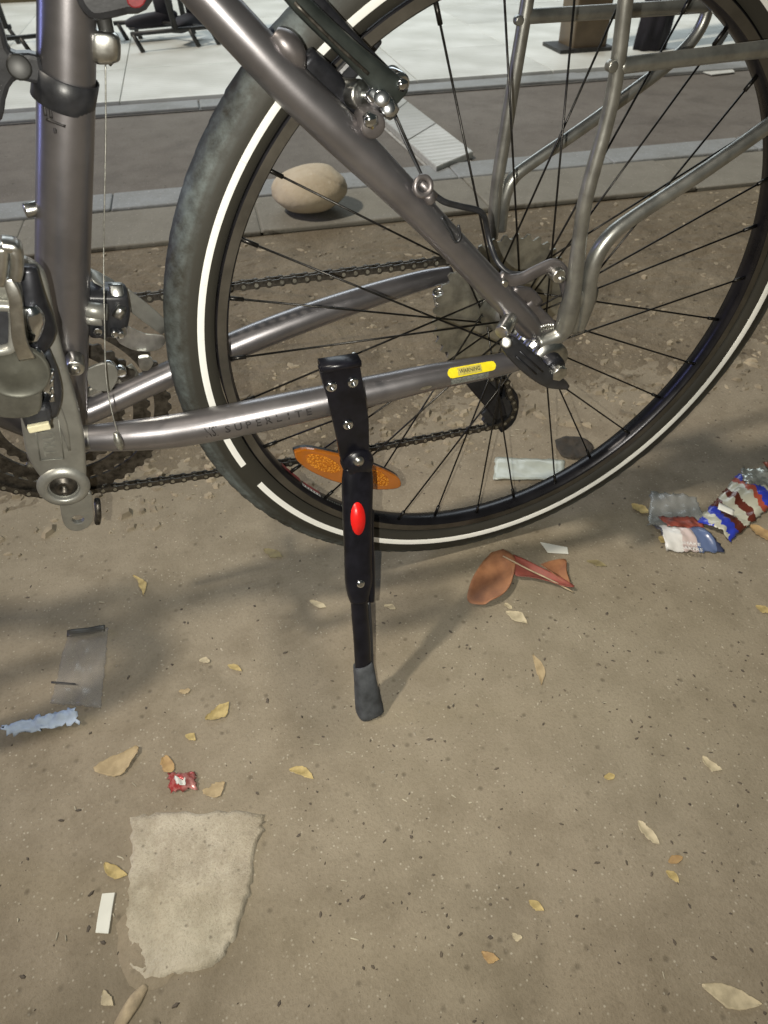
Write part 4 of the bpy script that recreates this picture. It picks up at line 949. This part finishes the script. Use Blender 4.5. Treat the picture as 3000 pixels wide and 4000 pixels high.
def leaf(x0, y0, x1, y1, w, m, label, seed=0, curl=.25, blunt=False):
    a, b = G(x0, y0, 0), G(x1, y1, 0); L_ = (b-a).length; u = (b-a)/L_; s = Vector((-u.y, u.x, 0)); r = random.Random(seed*13+5)
    mid = G((x0+x1)/2, (y0+y1)/2); W_ = .88*w*(mid-CW).length/F
    n, m_ = 18, 8; v, f = [], []; bend = r.uniform(-.16, .16)*L_; k1, k2 = r.uniform(.25,.5), r.uniform(0, 20)
    ph = r.uniform(0, 6); cu = curl*W_
    for i in range(n+1):
        t = i/n; ww = W_*(sin(pi*min(1, t*.97+.03))**(.55 if blunt else .9))*(1+.12*sin(9*t+ph))
        for j in range(m_+1):
            q = (j/m_-.5)*2; sd = 1+(.38*noise.noise(Vector((t*3.2+k2, 1 if q > 0 else 7, seed))) + .28*noise.noise(Vector((t*11+k2, 3 if q > 0 else 9, seed))))*abs(q); p = a+u*(t*L_)+s*(q*ww*sd+bend*sin(pi*t))
            v.append(Vector((p.x, p.y, .0008+cu*(abs(q)**1.7)*(.6+.4*sin(4*t+ph))+cu*.35*(1+sin(5*t+ph*2))*.5)))
    k = len(v); v += [p+Vector((0,0,.0005)) for p in v]
    for i in range(n):
        for j in range(m_):
            q = i*(m_+1)+j; f.append((k+q, k+q+m_+1, k+q+m_+2, k+q+1)); f.append((q, q+1, q+m_+2, q+m_+1))
    for i in range(n):
        for j in (0, m_): q = i*(m_+1)+j; f.append((q, q+m_+1, k+q+m_+1, k+q))
    for i in (0, n):
        for j in range(m_): q = i*(m_+1)+j; f.append((q, k+q, k+q+1, q+1))
    c = (a+b)/2; v = [p-c for p in v]
    t = obj('dry_leaf', (v, f), m, label=label, cat='leaf', group='small dry leaves scattered on the ground'); t.location = c
    vein = None and sweep([a-c+u*L_*.03+Vector((0,0,.0016)), (a+b)/2-c+Vector((0,0,.0014+cu*.2)), b-c-u*L_*.03+Vector((0,0,.0016))], .0004, n=5, k=3)
    return t
leaf(805,2815,895,2745,30,M_lf[0],'yellow club-shaped leaf in the open ground left of the kickstand foot',1)
leaf(370,3010,545,2925,42,M_lf[1],'long tan leaf above and left of the red wrapper',2, blunt=True)
leaf(640,2960,675,3018,24,M_lf[4],'small orange leaf touching the top of the red wrapper',3, blunt=True)
leaf(795,3100,880,3060,28,M_lf[1],'small tan leaf just right of the red wrapper',4, blunt=True)
leaf(1130,3010,1225,3045,20,M_lf[0],'folded yellow leaf right of the tan leaf, level with the red wrapper',5)
leaf(1030,2150,1105,2180,22,M_lf[3],'olive yellow leaf in the tyre shadow below the front of the tyre',6)
leaf(2465,1975,2540,2005,24,M_lf[0],'yellow leaf left of the blue and brown wrappers',7)
leaf(2925,2060,3040,2110,30,M_lf[4],'yellow leaf fragment right of the blue wrapper at the edge',8)
leaf(2570,2100,2625,2130,22,M_lf[0],'yellow leaf under the left end of the white wrapper',9)
leaf(2290,2195,2370,2215,16,M_lf[3],'dark olive leaf right of the big brown leaf',10)
leaf(2490,3210,2575,3300,22,M_lf[2],'pale cream leaf in the right part of the lower ground',11)
leaf(2610,3370,2665,3350,16,M_lf[4],'tiny rust leaf below and right of the pale cream leaf',12)
leaf(2600,3405,2650,3450,16,M_lf[0],'tiny yellow leaf below the tiny rust leaf',13)
leaf(2740,3850,2975,3925,34,M_lf[2],'large cream leaf at the lower right corner',14, curl=.15)
leaf(2740,2960,2820,3010,20,M_lf[2],'faint cream leaf near the right edge above the others',15)
leaf(1880,3720,1950,3750,18,M_lf[4],'small bright yellow leaf in the lower middle',16)
leaf(2065,3520,2125,3560,16,M_lf[0],'small yellow chip of leaf right of the lower middle',17)
leaf(410,3375,500,3420,22,M_lf[0],'torn yellow leaf at the left edge of the mortar patch',18)
leaf(2080,2560,2115,2680,18,M_lf[1],'narrow tan leaf below the big brown leaf',19)
leaf(1975,2395,2060,2440,26,M_lf[2],'pale papery leaf directly under the big brown leaf',20)
leaf(725,2875,765,2895,14,M_lf[0],'tiny tan seed case below the yellow club-shaped leaf',21, blunt=True)
leaf(890,2600,945,2625,13,M_lf[0],'small straw leaf above the yellow club-shaped leaf',22)
leaf(405,3870,445,3930,16,M_lf[2],'small cream leaf left of the stick',23)
leaf(1210,2350,1275,2375,16,M_lf[2],'small pale leaf left of the upper kickstand leg',24)
leaf(520,2250,560,2330,13,M_lf[0],'thin yellow leaf in the shadow at upper left',25)
leaf(560,3400,620,3350,10,M_lf[3],'olive leaf scrap lying on the mortar patch',26)
leaf(2950,2370,3010,2400,18,M_lf[0],'yellow leaf at the right edge below the wrappers',27)
for i, (x, y, dx, dy, w, mi, lab) in enumerate([(780,2580,40,10,14,2,'round tan flake right of the clear plastic'),(700,2705,45,-8,12,1,'pale flake above the tan leaf'),(1970,2360,30,20,10,2,'cream flake left of the papery leaf'),(1500,2370,45,12,12,2,'pale flake between kickstand leg and brown leaf'),(2360,3040,40,-10,14,0,'straw flake in the middle right ground'),(2000,3650,40,15,12,2,'cream flake above the bright yellow leaf')]):
    leaf(x, y, x+dx, y+dy, w, M_lf[mi], lab, 40+i, blunt=True)
# big brown curled leaf
M_bl = mat('rust_brown_leaf', (.20,.085,.042), .6, 0, col2=(.32,.15,.07), scale=45, bump=.0004, bscale=150, lo=.35, hi=.68)
M_bl2 = mat('dark_red_leaf_inside', (.20,.05,.035), .6, 0, var=.25, scale=60)
def sheet(corners, n, m_, zf, name, m, par=None, thick=.0006, jag_=0, seed=0, uv=False, **t):
    """corners: 4 px points; bilinear grid on the ground lifted by zf(u,v)"""
    A, B, C_, D = [G(x, y, 0) for x, y in corners]; r = random.Random(seed); v, f = [], []
    for i in range(n+1):
        u = i/n
        for j in range(m_+1):
            w = j/m_; p = (A.lerp(B, u)).lerp(D.lerp(C_, u), w)
            e = jag_ if (i in (0, n) or j in (0, m_)) else jag_*.15
            v.append(Vector((p.x+r.uniform(-e, e), p.y+r.uniform(-e, e), zf(u, w))))
    c = sum(v, Vector())/len(v); c.z = 0; v = [p-c for p in v]
    for i in range(n):
        for j in range(m_): q = i*(m_+1)+j; f.append((q, q+m_+1, q+m_+2, q+1))
    me = mesh(name, v, f, m)
    uvl = me.uv_layers.new(name='UVMap')
    for lo in me.loops: k = lo.vertex_index; uvl.data[lo.index].uv = ((k//(m_+1))/n, (k % (m_+1))/m_)
    bm = bmesh.new(); bm.from_mesh(me); bmesh.ops.recalc_face_normals(bm, faces=bm.faces)
    bmesh.ops.solidify(bm, geom=list(bm.faces), thickness=thick); bm.to_mesh(me); bm.free()
    me.polygons.foreach_set('use_smooth', [True]*len(me.polygons))
    o = link(bpy.data.objects.new(name, me), par); o.location = c if par is None else c-par.location; return tag(o, **t)
def nzf(s, a, k=0): return lambda u, w: a*(noise.noise(Vector((u*s, w*s, k)))+.6*abs(noise.noise(Vector((u*s*2.3, w*s*2.3, k+9)))))
# body of the leaf: an oval cupped blade, plus the folded tail
def blade(pxs, name, m, zf, par=None, rg=7, sm=4, th=.0007, **t):
    pts_ = smoothpath([(x, y, 0) for x, y in pxs+[pxs[0]]], sm)[:-1]
    ctr = (sum(p[0] for p in pts_)/len(pts_), sum(p[1] for p in pts_)/len(pts_)); v, f = [], []; nn = len(pts_)
    c0 = G(*ctr, 0)
    for k in range(1, rg+1):
        for p in pts_:
            t_ = k/rg; x = ctr[0]+(p[0]-ctr[0])*t_; y = ctr[1]+(p[1]-ctr[1])*t_; g = G(x, y, 0); v.append(Vector((g.x, g.y, zf(x, y, t_)))-c0)
    v.append(Vector((0,0,zf(ctr[0],ctr[1],0)))); ci = len(v)-1
    for i in range(nn): f.append((ci, i, (i+1) % nn))
    for k in range(rg-1):
        for i in range(nn): a = k*nn+i; b = k*nn+(i+1) % nn; f.append((a, a+nn, b+nn, b))
    me = mesh(name, v, f, m); bm = bmesh.new(); bm.from_mesh(me); bmesh.ops.recalc_face_normals(bm, faces=bm.faces)
    if th: bmesh.ops.solidify(bm, geom=list(bm.faces), thickness=th)
    for f_ in bm.faces:
        if not th and f_.normal.z < 0: f_.normal_flip()
    bm.to_mesh(me); bm.free(); me.polygons.foreach_set('use_smooth', [True]*len(me.polygons))
    o = link(bpy.data.objects.new(name, me), par); o.location = c0 if par is None else c0-par.location; return tag(o, **t)
bl = blade([(1960,2172),(1900,2195),(1855,2255),(1828,2320),(1828,2368),(1880,2380),(1940,2362),(1985,2320),(2005,2260),(2005,2205)], 'curled_leaf', M_bl, lambda x, y, t: .004+.010*t*t*(1 if x > 1900 else .5)+.002*noise.noise(Vector((x*.02, y*.02, 0))), label='large rust-brown curled leaf lying below the tyre, dark red inside', cat='leaf')
blade([(2000,2190),(2040,2205),(2110,2240),(2170,2270),(2238,2312),(2200,2312),(2130,2290),(2060,2275),(2005,2265)], 'leaf_fold', M_bl2, lambda x, y, t: .006+.006*t, bl, label='dark red folded inner side')
blade([(2105,2236),(2150,2215),(2205,2204),(2210,2250),(2225,2300),(2190,2290),(2150,2262)], 'leaf_tip', M_bl, lambda x, y, t: .004+.012*t*(1-(x-2105)/180), bl)
obj('leaf_stalk', sweep([G(1965,2172,.016)-bl.location, G(2060,2222,.015)-bl.location, G(2150,2265,.012)-bl.location, G(2240,2313,.004)-bl.location], .0011, n=8, k=4), M_stick, bl)
MP = jag([(510,3190),(640,3172),(850,3170),(1035,3172),(1030,3240),(990,3330),(985,3430),(965,3530),(915,3660),(880,3740),(830,3775),(700,3810),(560,3838),(505,3780),(500,3700),(490,3600),(500,3450),(512,3330)], 5, 9, 3)
def mpz(x, y, t): return (.0055 if x > 620 else .0035)*(1-max(0, (t-.93)/.07)**3) -.0008 + .0016*noise.noise(Vector((x*.012, y*.012, 5))) + .0009*noise.noise(Vector((x*.05, y*.05, 8)))
blade(MP, 'mortar_patch', M_slab, mpz, rg=26, sm=1, th=0, label='pale four-sided patch of raised mortar on the ground at lower left', cat='concrete patch')
M_mort2 = ground_mat('tan_mortar_skim', (.24, .20, .145), (.30, .26, .19), (.17, .14, .095), (.36, .32, .24), sc=1.2, pit=.3)
blade(jag([(455,3620),(500,3560),(560,3640),(700,3790),(620,3862),(545,3872),(500,3850),(465,3760)], 3, 7, 4), 'mortar_skim', M_mort2, lambda x, y, t: .0022*(1-t*t)+.0004+.0006*noise.noise(Vector((x*.03, y*.03, 1))), rg=10, sm=1, th=0, label='thin tan smear of mortar along the left edge of the pale patch', cat='mortar')
# blue tissue, red wrapper, white strip, plastics
M_tis = mat('pale_blue_tissue', (.42,.50,.62), .85, var=.12, scale=60, bump=.0006, bscale=120)
sheet([(20,2850),(300,2775),(315,2835),(30,2885)], 26, 8, lambda u, w: .004+.010*abs(noise.noise(Vector((u*7, w*3, 2))))+.004*sin(pi*w), 'tissue', M_tis, jag_=.003, seed=3, label='pale blue twisted paper tissue on the left ground', cat='tissue')
M_rw = mat('red_foil', (.36,.05,.05), .25, .3, col2=(.62,.30,.28), scale=90, lo=.42, hi=.62)
rw = sheet([(655,3030),(760,3020),(775,3085),(665,3100)], 14, 12, lambda u, w: .002+.012*sin(pi*u)*sin(pi*w)+.005*abs(noise.noise(Vector((u*6, w*6, 4)))), 'sweet_wrapper', M_rw, jag_=.002, seed=5, label='crumpled red sweet wrapper above the mortar patch', cat='wrapper')
sheet([(690,3060),(730,3062),(735,3090),(700,3092)], 5, 5, lambda u, w: .015+.002*sin(6*u), 'wrapper_flap', M_paper, rw, jag_=.001)
M_wp = mat('white_card', (.62,.63,.58), .6, var=.05, scale=30)
flat('paper_strip', [(400,3492),(450,3488),(438,3560),(425,3648),(374,3645),(385,3570)], .0012, .0014, M_wp, .0003, label='small white paper strip left of the mortar patch', cat='paper')
flat('paper_bit', [(2110,2120),(2180,2133),(2215,2140),(2220,2165),(2140,2160)], .001, .0016, M_wp, .0003, label='small white paper bit above the big brown leaf', cat='paper')
def plastic(name, c, a): 
    return mat(name, c, .22, 0, var=.1, scale=20, alpha=a, spec=.6, bump=.0006, bscale=40)
M_pl = plastic('clear_plastic_film', (.34,.32,.29), .30)
pf = sheet([(270,2470),(425,2455),(395,2770),(200,2750)], 20, 24, lambda u, w: .0015+.004*abs(noise.noise(Vector((u*4, w*4, 7)))), 'plastic_film', M_pl, jag_=.001, seed=8, label='flat piece of clear plastic film with a dark end strip on the left ground', cat='plastic film')
sheet([(268,2473),(415,2453),(415,2478),(266,2500)], 12, 3, lambda u, w: .0062+.0006*sin(9*u), 'film_strip', M_cloth if False else mat('dark_film_print', (.06,.055,.045), .4), pf)
sheet([(205,2670),(300,2678),(300,2684),(205,2678)], 10, 2, lambda u, w: .005, 'film_fold', M_ink, pf)
M_pl2 = plastic('milky_plastic', (.46,.50,.45), .78)
sheet([(1935,1790),(2205,1800),(2200,1880),(1925,1880)], 18, 10, lambda u, w: .002+.004*abs(noise.noise(Vector((u*3, w*3, 17))))+.006*max(0, w-.7), 'plastic_scrap', M_pl2, jag_=.001, seed=9, label='milky grey plastic scrap lying behind the lower spokes', cat='plastic scrap')
blade([(2165,1730),(2210,1715),(2270,1722),(2315,1750),(2300,1790),(2240,1800),(2185,1785)], 'dark_leaf', leafmat('black_wet_leaf', (.020,.016,.010), (.04,.03,.02)), lambda x, y, t: .004+.006*t*abs(noise.noise(Vector((x*.05, y*.05, 0)))), label='nearly black dead leaf behind the wheel beside the plastic scrap', cat='leaf')
M_pl3 = plastic('grey_plastic_film', (.30,.31,.30), .5)
sheet([(2540,1925),(2720,1950),(2750,2050),(2530,2060)], 16, 12, lambda u, w: .003+.006*abs(noise.noise(Vector((u*5, w*5, 27)))), 'plastic_bag_scrap', M_pl3, jag_=.003, seed=19, label='thin crinkled grey plastic left of the blue wrapper', cat='plastic film')
# printed wrappers: bands of colour by position across the wrapper
def wrapmat(name, stops, dist=.05):
    m, n, p = newmat(name); L = n.links.new
    uv = N(n, 'ShaderNodeUVMap'); nz = N(n, 'ShaderNodeTexNoise', Scale=5, Detail=3); L(uv.outputs[0], nz.inputs['Vector'])
    sp = N(n, 'ShaderNodeSeparateXYZ'); L(uv.outputs[0], sp.inputs[0])
    a = N(n, 'ShaderNodeMath', operation='MULTIPLY_ADD'); L(nz.outputs['Fac'], a.inputs[0]); a.inputs[1].default_value = dist*3; L(sp.outputs[0], a.inputs[2])
    s = N(n, 'ShaderNodeMath', operation='MULTIPLY_ADD'); L(sp.outputs[1], s.inputs[0]); s.inputs[1].default_value = .22; L(a.outputs[0], s.inputs[2])
    cr = N(n, 'ShaderNodeValToRGB'); cr.color_ramp.interpolation = 'CONSTANT'; e = cr.color_ramp.elements
    while len(e) < len(stops): e.new(.5)
    for i, (t, c) in enumerate(stops): e[i].position = t; e[i].color = (*c, 1)
    sc_ = N(n, 'ShaderNodeMath', operation='MULTIPLY'); L(s.outputs[0], sc_.inputs[0]); sc_.inputs[1].default_value = .75
    L(sc_.outputs[0], cr.inputs['Fac']); L(cr.outputs['Color'], p.inputs['Base Color']); p.inputs['Roughness'].default_value = .28; p.inputs['Specular IOR Level'].default_value = .7
    return m
BLU, BRN, CRM, WHT, RED = (.03,.05,.42), (.10,.022,.012), (.42,.42,.34), (.62,.62,.60), (.34,.07,.04)
M_w1 = wrapmat('blue_brown_wrapper', [(0, BLU),(.16, CRM),(.24, BLU),(.34, BRN),(.44, CRM),(.52, BRN),(.60, CRM),(.70, RED),(.76, BLU),(.86, CRM)], .07)
w1 = sheet([(2715,2050),(2880,1860),(3060,1940),(2850,2125)], 34, 18, lambda u, w: .004+.016*sin(pi*w)*(.5+.5*sin(9*u+1))*.7+.008*abs(noise.noise(Vector((u*8, w*5, 33)))), 'snack_wrapper', M_w1, jag_=.002, seed=23, label='crumpled shiny blue, brown and cream snack wrapper at the right edge', cat='wrapper')
sheet([(2790,2010),(2850,2040),(2842,2060),(2785,2035)], 6, 3, lambda u, w: .024, 'wrapper_flap', M_wp, w1)
sheet([(2880,1860),(2990,1850),(3060,1920),(2900,1925)], 14, 10, lambda u, w: .012+.014*abs(noise.noise(Vector((u*5, w*4, 3)))), 'wrapper_end', mat('grey_foil', (.40,.42,.38), .25, .6, var=.3, scale=80), w1, jag_=.002)
sheet([(2960,1845),(3050,1850),(3060,1900),(3000,1890)], 8, 6, lambda u, w: .020+.010*abs(noise.noise(Vector((u*5, w*4, 8)))), 'wrapper_end', mat('brown_foil', (.16,.05,.03), .3, .2, var=.3, scale=80), w1, jag_=.002)
M_w2 = wrapmat('white_wrapper', [(0, (.05,.045,.06)),(.13, WHT),(.40, (.50,.42,.40)),(.60, (.10,.14,.26)),(.84, (.04,.05,.10)),(.93, CRM)], .02)
w2_ = sheet([(2545,2060),(2690,2055),(2830,2165),(2600,2160)], 30, 16, lambda u, w: .003+.012*sin(pi*w)+.006*abs(noise.noise(Vector((u*6, w*4, 41)))), 'snack_wrapper', M_w2, jag_=.002, seed=29, label='white and dark blue folded snack wrapper with printed letters, lower of the two', cat='wrapper')
sheet([(2560,2045),(2700,2045),(2740,2085),(2600,2082)], 14, 6, lambda u, w: .013+.006*abs(noise.noise(Vector((u*6, w*4, 51)))), 'wrapper_flap', mat('brown_wrapper_print', (.20,.05,.035), .35, 0, var=.4, scale=80), w2_, jag_=.002)
ta, tb = G(2665,2128,.021), G(2735,2138,.021); tu = (tb-ta).normalized(); tw = Vector((-tu.y, tu.x, 0))
for r_, s_ in enumerate(('SHAKE', 'BAKERS')):
    tv, tf = textgeo(s_, .0085)
    obj('wrapper_lettering', ([(ta+tb)/2+tu*p.x+tw*(p.y+.005-.010*r_)-w2_.location for p in tv], tf), M_white, w2_, smooth=False)
# loose grit: far too many chips to count
def grit(name, n, region, smin, smax, m, seed, label=None):
    r = random.Random(seed); v, f = [], []
    for _ in range(n):
        x, y = region(r); z = .0; s = smin+(smax-smin)*r.random()**3; el = r.uniform(1, 2.4); a = r.uniform(0, pi)
        c, sn = cos(a), sin(a); k = len(v); h = s*r.uniform(.3, .8)
        base = [(s*el*r.uniform(.7,1.1)*cos(t), s*r.uniform(.7,1.1)*sin(t)) for t in (0.2, 1.4, 2.5, 3.6, 4.9)]
        for p in base: v.append((x+p[0]*c-p[1]*sn, y+p[0]*sn+p[1]*c, z))
        for p in base: v.append((x+(p[0]*c-p[1]*sn)*.6, y+(p[0]*sn+p[1]*c)*.6, z+h))
        for i in range(5): j = (i+1) % 5; f.append((k+i, k+j, k+5+j, k+5+i))
        f.append((k+5, k+6, k+7, k+8, k+9))
    return obj(name, (v, f), m, smooth=False, kind='stuff')
near = lambda r: (r.uniform(-1.0, .9), r.uniform(-.75, .25))
grit('pale_grit', 1500, near, .0003, .0016, mat('pale_grit', (.30,.27,.21), .8, var=.3, scale=30), 1)
grit('dark_grit', 1700, near, .0003, .0022, mat('dark_grit', (.075,.062,.048), .8, var=.4, scale=30), 2)
grit('pitted_specks', 900, lambda r: (r.uniform(-.35, .25), r.uniform(-.75, -.12)), .0005, .0018, mat('dark_speck', (.085,.07,.052), .9, var=.4, scale=30), 7)
grit('verge_gravel', 11000, lambda r: (lambda x: (x, r.uniform(.18, 1.19+SL*x)))(r.uniform(-1.3, 2.6)), .0015, .010, mat('verge_gravel', (.26,.22,.155), .85, var=.45, scale=12), 3)
grit('road_chippings', 2500, lambda r: (lambda x: (x, r.uniform(1.63, 2.48)+SL*x))(r.uniform(-1.5, 3.5)), .001, .006, mat('road_chippings', (.17,.155,.13), .85, var=.5, scale=12), 4)

def straw():
    r = random.Random(12); v, f = [], []
    for _ in range(120):
        x, y = near(r); L_ = r.uniform(.002, .008); w = r.uniform(.0002, .0006); a = r.gauss(-.75, .5); c, sn = cos(a), sin(a); k = len(v)
        for p, q in ((0,-w),(0,w),(L_*.5,w*1.3),(L_,w*.5),(L_,-w*.5),(L_*.5,-w)): v.append((x+p*c-q*sn, y+p*sn+q*c, .0012))
        for p, q in ((0,-w),(0,w),(L_*.5,w*1.3),(L_,w*.5),(L_,-w*.5),(L_*.5,-w)): v.append((x+p*c-q*sn, y+p*sn+q*c, .0004))
        f.append((k,k+5,k+4,k+3,k+2,k+1)); f += [(k+i, k+(i+1)%6, k+6+(i+1)%6, k+6+i) for i in range(6)]
    return v, f
obj('straw_bits', straw(), mat('straw_bits', (.36,.33,.25), .7, var=.3, scale=20), smooth=False, kind='stuff')
